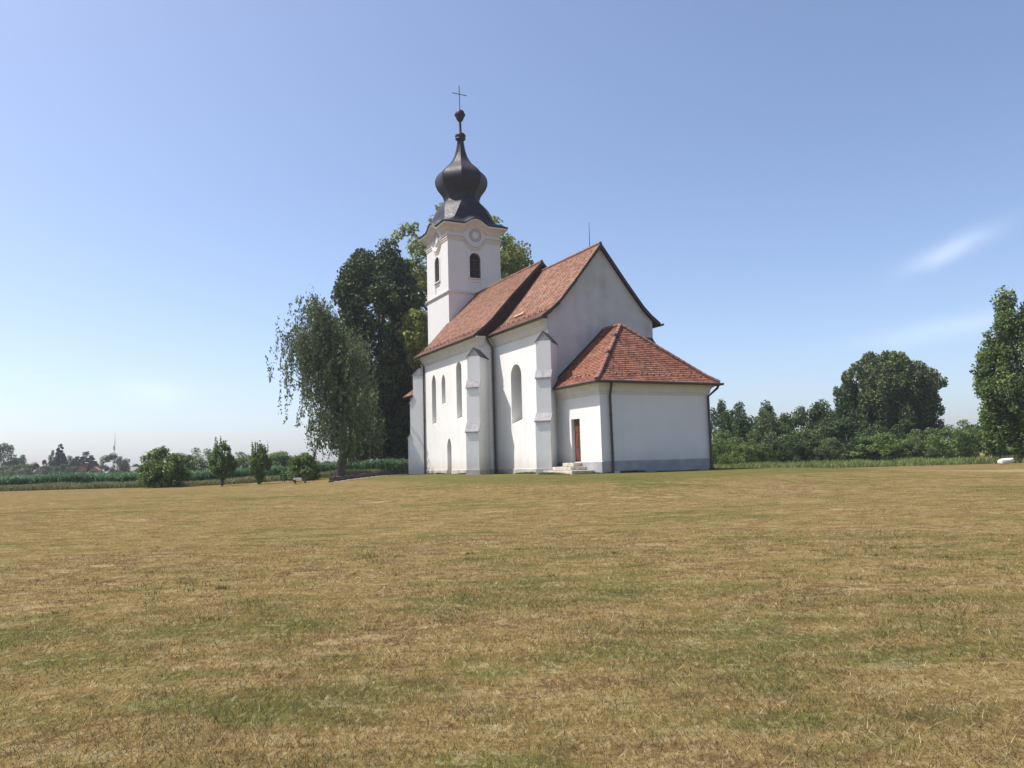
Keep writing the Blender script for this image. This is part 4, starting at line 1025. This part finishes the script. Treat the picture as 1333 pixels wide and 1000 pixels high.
RT = [
 ('leafy_tree', 'wood0', 938, 100, 521, 43, 'small round treetop right beside the sacristy downpipe'),
 ('leafy_tree', 'wood1', 962, 96, 526, 52, 'dark tree second from the sacristy corner in the back row'),
 ('leafy_tree', 'wood2', 995, 98, 523, 57, 'dark flat-topped tree in the back row, behind the pale willow'),
 ('leafy_tree', 'wood0', 975, 88, 540, 80, 'broad dark tree in the middle row left of the pale willow'),
 ('leafy_tree', 'wood1', 1040, 92, 531, 57, 'mid-green tree right behind the pale willow'),
 ('willow_bush', 'pale0', 1002, 78, 536, 68, 'large pale grey-green willow bush bulging forward from the thicket'),
 ('bush', 'bush1', 945, 80, 561, 50, 'yellow-green bush at the foot of the thicket next to the sacristy'),
 ('bush', 'bush2', 975, 74, 571, 50, 'low yellow-green bush left of the pale willow bush'),
 ('leafy_tree', 'wood2', 1062, 84, 525, 75, 'dense green tree between the pale willow and the tall round tree'),
 ('leafy_tree', 'wood0', 1092, 88, 507, 69, 'taller green tree touching the left side of the tall round tree'),
 ('bush', 'pale1', 1050, 75, 553, 66, 'grey-green bush right of the willow at the thicket foot'),
 ('bush', 'wood1', 1028, 73, 568, 55, 'dark low bush between willow and grey-green bush'),
 ('bush', 'wood2', 1105, 78, 543, 83, 'wide dark bush in front of the left half of the tall round tree'),
 ('bush', 'pale2', 1080, 72, 571, 48, 'small pale bush on the verge below the thicket'),
 ('bush', 'bush0', 1145, 74, 565, 77, 'bright green rounded bush below the tall round tree'),
 ('bush', 'wood0', 1170, 84, 547, 77, 'dark bush directly under the tall round tree'),
 ('bush', 'bush1', 1205, 76, 558, 66, 'green bush under the right side of the tall round tree'),
 ('bush', 'pale0', 1192, 73, 570, 44, 'small pale bush on the verge under the tall round tree'),
 ('bush', 'bush2', 1250, 80, 546, 74, 'rounded green bush between the tall round tree and the poplar'),
 ('bush', 'wood1', 1285, 82, 548, 70, 'dark bush left of the poplar foot'),
 ('bush', 'wood2', 1232, 88, 555, 55, 'low dark bush in the gap right of the tall round tree'),
 ('leafy_tree', 'wood1', 1318, 90, 525, 69, 'green tree seen through the lower poplar crown'),
 ('leafy_tree', 'wood2', 1375, 92, 515, 92, 'green tree at the right edge behind the poplar'),
 ('bush', 'bush0', 1345, 74, 560, 66, 'bush at the right edge of the picture beside the poplar'),
]
for n, k, px, Y, tp, wd, lb in RT: far_tree(n, k, px, Y, tp, wd, lb, 'tree' if 'tree' in n else 'bush', GRr)
for r, c, t in protos.values():
    for o in (c, t, r): bpy.data.objects.remove(o)

# the tall round tree and the poplar at the right
base = place(1165, 94); H = topz(1160, 459, 94, base)
prof = lambda t: 6.2*(math.sin(math.pi*min(1, t*0.86 + 0.10))**0.5)
C, L = crown_lobes(prof, 1.6, H - 0.9, 260, 0.95, amp=0.22, inner=0.2)
for k in range(90):
    a = rng.uniform(0, 2*math.pi); r = 6.2*math.sqrt(rng.random()); z = (H - 0.35)*(1 - 0.42*(r/7.0)**2.4) + rng.normal(0, 0.25); C.append((r*math.cos(a), r*math.sin(a), z)); L.append(0.42)
tree('round_tree', base, 'tall round olive-green tree standing above the thicket on the right', 'tree', 'olive', lobed(C, L, 250, 0.15, stretch=(0.85, 0.85, 1.45), shell=0.4), lambda r: trunk_mesh(H*0.8, 0.34, C, 18, parent=r))
base = place(1336, 64); H = topz(1333, 374, 64, base)
prof = lambda t: 3.75*(math.sin(math.pi*min(1, t*0.84 + 0.13))**0.5)*(1 - 0.30*t)
C, L = crown_lobes(prof, 0.9, H - 0.6, 175, 0.85, inner=0.35, amp=0.75)
tree('poplar_tree', base, 'tall narrow poplar with bright green leaves cut by the right edge of the picture', 'tree', 'poplar', lobed(C, L, 230, 0.13, stretch=(0.9, 0.9, 1.25), shell=0.4), lambda r: trunk_mesh(H*0.9, 0.28, C, 22, parent=r, mat='bark_pale'))

# ---------------------------------------------------------------- small things
# low dark stone wall with pale kerb running west from the church
def low_wall():
    p0 = at(433, 626, 49); p1 = at(532, 617, 61); a = Vector((p0.x, p0.y, 0)); b = Vector((p1.x, p1.y, 0))
    d = (b - a).normalized(); nrm = Vector((-d.y, d.x, 0)); Ln = (b - a).length
    root = empty('low_wall', (a.x, a.y, gz(a.x, a.y)), math.atan2(d.y, d.x)); z0 = gz(a.x, a.y)
    tag(root, 'low dark rubble wall on a pale kerb between the birch trunk and the church corner', 'wall')
    mb = MB(); x = 0; r2 = random.Random(3)
    while x < Ln:
        wd = r2.uniform(0.16, 0.34); 
        for lay in range(2):
            g = gz(*(a + d*x).xy) - z0; h = r2.uniform(0.13, 0.2); y0 = r2.uniform(-0.03, 0.03); zz = g - 0.05 + lay*0.17
            o = Vector((x + (0.1 if lay else 0), y0, zz)); 
            P = [Vector((r2.uniform(0, .03), r2.uniform(0, .03), 0)), Vector((wd*0.97, r2.uniform(0, .03), 0)), Vector((wd*0.97, 0.3, 0)), Vector((0, 0.3, 0))]
            mb.add([o + p for p in P] + [o + p*0.93 + Vector((0.01, 0.01, h + r2.uniform(-.03, .03))) for p in P], [(0,3,2,1),(4,5,6,7),(0,1,5,4),(1,2,6,5),(2,3,7,6),(3,0,4,7)])
        x += wd
    mb.build('rubble', simple('dark_rubble', (0.055, 0.048, 0.045), 0.9, 0.2, var=0.5, scale=4, bump=0.4), root)
    kb = MB(); n = 14
    for i in range(n):
        x0, x1 = Ln*i/n, Ln*(i + 1)/n - 0.015
        g0 = gz(*(a + d*x0).xy) - z0
        kb.box(x0, x1, -0.30, -0.06, g0 - 0.1, g0 + 0.05)
    kb.build('kerb', simple('pale_kerb', (0.55, 0.50, 0.43), 0.9, 0.1), root)
low_wall()
# small bench with a white top by the dark bush
def bench():
    Y = 51.5; p = at(390, 628, Y); z = gz(p.x, Y); root = empty('stone_bench', (p.x, Y, z), 0.25)
    tag(root, 'small low bench with a white slab top on the lawn left of the birch', 'bench')
    mb = MB(); mb.box(-0.42, 0.12, -0.2, 0.2, 0.25, 0.36); o = mb.build('slab', simple('white_slab', (0.8, 0.79, 0.76), 0.6), root)
    mb = MB(); mb.box(0.14, 0.5, -0.2, 0.2, 0.25, 0.34); mb.build('seat', simple('dark_seat', (0.10, 0.07, 0.06), 0.8), root)
    for x in (-0.34, 0.30):
        mb = MB(); mb.box(x, x + 0.12, -0.16, 0.16, -0.1, 0.248); mb.build('leg', simple('bench_leg', (0.12, 0.09, 0.08), 0.8), root)
bench()
def rock():
    Y = 57; p = at(1309, 600, Y); z = gz(p.x, Y); bm = bmesh.new(); bmesh.ops.create_icosphere(bm, subdivisions=3, radius=1)
    r2 = random.Random(5)
    for v in bm.verts:
        c = v.co; k = 1 + 0.10*math.sin(c.x*5 + 1)*math.sin(c.y*4) + r2.uniform(-.025, .025)
        f = lambda q, e: math.copysign(abs(q)**e, q)
        v.co = Vector((f(c.x, 0.55)*0.50, f(c.y, 0.7)*0.34, f(c.z, 0.55)*0.20 + c.x*0.07))*k
    me = bpy.data.meshes.new('boulder'); bm.to_mesh(me); bm.free(); me.materials.append(simple('white_stone', (0.60, 0.57, 0.50), 0.85, 0.2, var=0.15, scale=3, bump=0.5))
    for q in me.polygons: q.use_smooth = True
    o = bpy.data.objects.new('boulder', me); col.objects.link(o); o.location = (p.x, Y, z + 0.27); tag(o, 'white block-like boulder lying in the grass at the foot of the poplar', 'rock')
rock()
def rail():
    Y = 66; p = at(1295, 588, Y); z = gz(p.x, Y); root = empty('wooden_table', (p.x, Y, z), 0.1)
    tag(root, 'weathered plank table between the thicket and the white boulder', 'table')
    h = p.z - z; mb = MB(); mb.box(-0.5, 0.5, -0.25, 0.25, h - 0.05, h); mb.build('tabletop', simple('weathered_plank', (0.42, 0.37, 0.30), 0.85), root)
    for x in (-0.4, 0.34):
        mb = MB(); mb.box(x, x + 0.07, -0.2, 0.2, -0.1, h - 0.052); mb.build('leg', simple('weathered_leg', (0.25, 0.21, 0.17), 0.85), root)
rail()
# far houses and mast
def house(px, Y, py_eave, py_ridge, wpx, wallc, roofc, label, rz=0.0, depth=8, gable=False):
    p = at(px, 616, Y); z = gz(p.x, Y); wd = wpx*Y/1000.0; ze = at(px, py_eave, Y).z - z; zr = at(px, py_ridge, Y).z - z
    root = empty('house', (p.x, Y, z), rz); tag(root, label, 'house', 'houses beyond the maize field')
    mb = MB(); h = wd/2; d = depth/2
    mb.prism([(-h, -d, -0.5), (h, -d, -0.5), (h, -d, ze), (0, -d, zr - 0.1), (-h, -d, ze)], (0, depth, 0)); wl = mb.build('wall', simple('house_wall', wallc, 0.9), root)
    rf = MB()
    for s in (-1, 1): rf.prism([(s*(h + 0.4), -d - 0.4, ze - 0.25), (0, -d - 0.4, zr), (0, -d - 0.4, zr + 0.18), (s*(h + 0.4), -d - 0.4, ze - 0.05)], (0, depth + 0.8, 0))
    rf.build('roof', simple('house_roof', roofc, 0.85, var=0.2, scale=1.0), root)
    for x in (-h*0.45, h*0.45):
        wn = MB(); wn.box(x - 0.4, x + 0.4, -d - 0.02, -d - 0.004, 1.0, 2.2); wn.build('window', M['glass'], wl)
house(106, 208, 610, 605.0, 11, (0.36, 0.15, 0.11), (0.20, 0.075, 0.06), 'red house with a steep roof under the layered conifer', rz=0.5, depth=5)
house(124.5, 205, 612, 608.6, 7, (0.50, 0.26, 0.18), (0.28, 0.14, 0.10), 'small orange-walled outbuilding right of the red house', rz=0.3, depth=3)
house(176, 236, 613, 608.5, 14, (0.30, 0.28, 0.26), (0.17, 0.145, 0.13), 'pale house with a grey-brown roof right of the dome-shaped tree', rz=0.9, depth=5)
def mast():
    Y = 420; p = at(148.5, 616, Y); z = gz(p.x, Y); H = at(148, 564, Y).z - z; root = empty('radio_mast', (p.x, Y, z)); tag(root, 'thin grey radio mast rising above the dome-shaped tree', 'mast')
    mb = MB()
    for k in range(3):
        a = 2*math.pi*k/3; mb.tube([(0.42*math.cos(a), 0.42*math.sin(a), -1), (0.22*math.cos(a), 0.22*math.sin(a), H*0.82)], 0.06, 5)
    n = 22
    for i in range(n):
        z0 = H*0.8*i/n; z1 = H*0.8*(i + 1)/n; k = i % 3; a = 2*math.pi*k/3; b = 2*math.pi*(k + 1)/3; mb.tube([(0.36*math.cos(a), 0.36*math.sin(a), z0), (0.36*math.cos(b), 0.36*math.sin(b), z1)], 0.035, 4)
    mt = simple('mast_steel', (0.30, 0.30, 0.32), 0.6); mb.build('lattice', mt, root)
    mb = MB(); mb.tube([(0, 0, H*0.8), (0, 0, H)], 0.09, 6); mb.build('antenna', mt, root)
    mb = MB(); mb.tube([(-.3, -.3, H*0.60), (-.3, -.3, H*0.70)], 0.35, 8); mb.build('dish_cluster', mt, root)
mast()

# ---------------------------------------------------------------- maize field, verge grass, lawn blades
def blade_quads(P, h, wd, lean=0.35):
    n = len(P); a = rng.uniform(0, 2*math.pi, n); s = np.stack([np.cos(a), np.sin(a), np.zeros(n)], 1); l = rng.normal(0, lean, (n, 2))
    top = P + np.stack([l[:, 0]*h, l[:, 1]*h, h], 1); mid = P + np.stack([l[:, 0]*h*0.3, l[:, 1]*h*0.3, h*0.55], 1)
    w_ = wd[:, None]*s
    q1 = np.stack([P - w_*0.7, P + w_*0.7, mid + w_, mid - w_], 1); q2 = np.stack([mid - w_, mid + w_, top + w_*0.1, top - w_*0.1], 1)
    return np.concatenate([q1, q2], 1).reshape(-1, 4, 3)
def blade_mat(name, cols, trans=0.25, scale=0.4):
    t = NT(name, 0.75, 0.15); g = t.n('ShaderNodeNewGeometry')
    f = t.math('ADD', t.math('MULTIPLY', g.outputs['Random Per Island'], 0.65), t.math('MULTIPLY', t.noise(scale, 3), 0.35)); c = t.ramp(f, cols); t.color(c)
    tr = t.n('ShaderNodeBsdfTranslucent'); t.l(c, tr.inputs['Color']); mx = t.n('ShaderNodeMixShader'); mx.inputs[0].default_value = trans
    t.l(t.b.outputs[0], mx.inputs[1]); t.l(tr.outputs[0], mx.inputs[2]); t.l(mx.outputs[0], t.t.nodes['Material Output'].inputs['Surface']); return t.m
def left_edge(x): return 62.0 + 0.02*(x + 40) 
n = 46000
x = rng.uniform(-85, 2, n); y = 66.5 + 90*rng.uniform(0, 1, n)**2.6
P = np.stack([x, y, ground_z(x, y)], 1); h = rng.uniform(1.0, 1.42, n)*(0.9 + 0.1*np.sin(x*0.7)*np.sin(x*0.23 + 1))
base_pl = blade_quads(P, h, rng.uniform(0.03, 0.07, n), 0.16)
# drooping upper leaves
P2 = P + np.stack([np.zeros(n), np.zeros(n), h*rng.uniform(0.35, 0.85, n)], 1)
top_l = blade_quads(P2, rng.uniform(0.15, 0.4, n), rng.uniform(0.04, 0.07, n), 1.2)
tag(np_mesh('maize_field', np.concatenate([base_pl, top_l]), 4, blade_mat('maize', [(0.2, (0.07, 0.14, 0.065)), (0.55, (0.12, 0.21, 0.10)), (0.9, (0.20, 0.30, 0.17))], 0.3)), 'strip of green maize growing behind the lawn on the left', 'crop', kind='stuff')
def verge(name, xr, yr, n, hr, cols, label, wr=(0.012, 0.03), edge=None, lean=0.4):
    x = rng.uniform(*xr, n); y = yr[0] + (yr[1] - yr[0])*rng.uniform(0, 1, n) + (edge(x) if edge else 0)
    cl = 0.55 + 0.45*np.sin(x*0.9 + 2*np.sin(x*0.37))*np.sin(x*0.31 + 0.5*y); P = np.stack([x, y, ground_z(x, y)], 1); h = rng.uniform(*hr, n)*(0.65 + 0.6*cl)
    keep = ch_dist(x, y) > 1.0
    tag(np_mesh(name, blade_quads(P[keep], h[keep], rng.uniform(*wr, keep.sum()), lean), 4, blade_mat(name, cols)), label, 'grass', kind='stuff')
verge('dry_weeds', (-62, -8), (61.5, 66.5), 70000, (0.10, 0.55), [(0.2, (0.10, 0.14, 0.05)), (0.42, (0.15, 0.19, 0.075)), (0.62, (0.24, 0.20, 0.10)), (0.95, (0.40, 0.32, 0.18))], 'strip of dry weeds between the lawn and the maize')
verge('verge_grass', (12, 75), (62.0, 74), 60000, (0.12, 0.62), [(0.2, (0.10, 0.14, 0.042)), (0.5, (0.16, 0.20, 0.065)), (0.75, (0.25, 0.26, 0.10)), (0.95, (0.40, 0.36, 0.18))], 'tall yellow-green grass along the foot of the right-hand thicket')

def mk_blades():
    t = NT('lawn_blades', 0.8, 0.1)
    big, mid, fine, near, X, Y = lawn_colour(t, True)
    g = t.n('ShaderNodeNewGeometry'); rd = g.outputs['Random Per Island']
    green = t.math('SUBTRACT', 1.0, t.smooth(t.math('ADD', t.math('ADD', t.math('MULTIPLY', big, 0.5), t.math('MULTIPLY', mid, 0.5)), t.math('MULTIPLY', t.math('SUBTRACT', rd, 0.5), 0.35)), 0.32, 0.52))
    straw = t.ramp(t.math('FRACT', t.math('MULTIPLY', rd, 7.31)), [(0.0, (0.052, 0.032, 0.018)), (0.35, (0.130, 0.082, 0.036)), (0.7, (0.25, 0.178, 0.076)), (0.90, (0.42, 0.33, 0.165)), (1.0, (0.62, 0.52, 0.31))])
    grn = t.ramp(t.math('FRACT', t.math('MULTIPLY', rd, 13.7)), [(0.0, (0.045, 0.060, 0.016)), (0.6, (0.110, 0.125, 0.036)), (1.0, (0.24, 0.24, 0.085))])
    c = t.mix(green, straw, grn); t.color(c)
    tr = t.n('ShaderNodeBsdfTranslucent'); t.l(c, tr.inputs['Color']); mx = t.n('ShaderNodeMixShader'); mx.inputs[0].default_value = 0.25
    t.l(t.b.outputs[0], mx.inputs[1]); t.l(tr.outputs[0], mx.inputs[2]); t.l(mx.outputs[0], t.t.nodes['Material Output'].inputs['Surface']); return t.m
def lawn():
    out = []
    for r0, r1, dens, hr, wr in ((2.6, 6, 3000, (0.02, 0.06), (0.001, 0.0024)), (6, 10, 1400, (0.02, 0.055), (0.0016, 0.0034)), (10, 17, 420, (0.02, 0.05), (0.0025, 0.005)), (17, 36, 90, (0.012, 0.03), (0.005, 0.009))):
        a = R(43); n = int(a*(r1*r1 - r0*r0)*dens); th = rng.uniform(-a, a, n); r = np.sqrt(rng.uniform(r0*r0, r1*r1, n)); x = r*np.sin(th); y = r*np.cos(th)
        # tufts: pull blades towards clump centres, thin out bare spots
        cx = np.round(x/0.11 + rng.normal(0, .25, n))*0.11; cy = np.round(y/0.11 + rng.normal(0, .25, n))*0.11; k = 0.35*rng.random(n)
        x = x*(1 - k) + cx*k; y = y*(1 - k) + cy*k
        cl = 0.5 + 0.5*np.sin(x*2.1 + 1.7*np.sin(y*1.3))*np.sin(y*1.9 + 1.1*np.sin(x*0.8)); hh = rng.uniform(*hr, n)*(0.7 + 0.6*cl)
        tall = rng.random(n) < 0.006; hh = np.where(tall, hh*2.0, hh)
        P = np.stack([x, y, ground_z(x, y) - 0.004], 1); w_ = rng.uniform(*wr, n)
        an = rng.uniform(0, 2*math.pi, n); s = np.stack([np.cos(an), np.sin(an), np.zeros(n)], 1)*w_[:, None]; l = rng.normal(0, 0.85, (n, 2))
        top = P + np.stack([l[:, 0]*hh, l[:, 1]*hh, hh], 1)
        out.append(np.stack([P - s, P + s, top], 1))
    V = np.concatenate(out)
    tag(np_mesh('lawn_grass', V, 3, mk_blades()), 'dry mown grass covering the lawn in the foreground', 'grass', kind='stuff')
lawn()
def weeds():
    P = []; Hh = []
    for k in range(230):      # green tufts and rosettes standing out of the dry sward
        th = rng.uniform(-R(42), R(42)); r = 3.2 + 11*rng.random()**1.1; x, y = r*math.sin(th), r*math.cos(th); sz = rng.uniform(0.025, 0.12); n = int(rng.uniform(10, 45))
        xy = np.stack([x + rng.normal(0, sz*1.5, n), y + rng.normal(0, sz, n)], 1); P.append(xy); Hh.append(rng.uniform(0.02, 0.055, n)*rng.uniform(0.7, 1.5))
    loc = [(-1.25, 23.0), (-1.25, 12.12), (-0.2, 12.12), (-0.2, 5.0), (-0.08, 4.6), (-0.08, 4.0), (-1.5, 4.0), (-1.5, 0.6), (-0.08, 0.6), (-0.08, -0.08), (7.35, -0.08), (7.35, 4.9)]
    for (a0, b0), (a1, b1) in zip(loc, loc[1:]):      # uncut fringe along the foot of the walls
        Ln = math.hypot(a1 - a0, b1 - b0); n = int(Ln*260); t = rng.random(n); v = a0 + (a1 - a0)*t; u = b0 + (b1 - b0)*t; o = np.abs(rng.normal(0, 0.07, n)) + 0.02
        nx, ny = (b1 - b0)/Ln, -(a1 - a0)/Ln
        if nx*(3.6 - a0) + ny*(6 - b0) > 0: nx, ny = -nx, -ny
        v = v + nx*o; u = u + ny*o; ok = np.sin(v*1.7 + u*1.3 + 2*np.sin(u*0.6)) > -0.75 
        P.append(np.stack([S0.x + u*ud[0] + v*vd[0], S0.y + u*ud[1] + v*vd[1]], 1)[ok]); Hh.append((rng.uniform(0.03, 0.16, n)*(0.6 + 0.4*np.sin(v + u*1.1)))[ok])
    xy = np.concatenate(P); h = np.concatenate(Hh); r = np.hypot(xy[:, 0], xy[:, 1])
    Q = np.stack([xy[:, 0], xy[:, 1], ground_z(xy[:, 0], xy[:, 1]) - 0.003], 1)
    tag(np_mesh('lawn_weeds', blade_quads(Q, h, np.clip(r*0.00028, 0.0016, 0.011)*rng.uniform(0.7, 1.5, len(r)), 0.7), 4, blade_mat('weed_blades', [(0.2, (0.055, 0.075, 0.020)), (0.55, (0.10, 0.125, 0.035)), (0.9, (0.20, 0.21, 0.075))], 0.25, 1.5)), 'small green weeds in the dry lawn and uncut grass along the church wall foot', 'grass', kind='stuff')
weeds()

# ---------------------------------------------------------------- summer haze
hm = bpy.data.materials.new('haze'); hm.use_nodes = True; hn = hm.node_tree; hn.nodes.clear()
ho = hn.nodes.new('ShaderNodeOutputMaterial'); hv = hn.nodes.new('ShaderNodeVolumePrincipled'); hn.links.new(hv.outputs[0], ho.inputs['Volume'])
hv.inputs['Color'].default_value = (0.86, 0.90, 1.0, 1); hv.inputs['Density'].default_value = 0.00032; hv.inputs['Anisotropy'].default_value = 0.3
hb = MB(); hb.box(-700, 700, -60, 1500, -3, 42); ho_ = hb.build('haze', hm); tag(ho_, 'pale summer haze in the air', 'haze', kind='stuff')
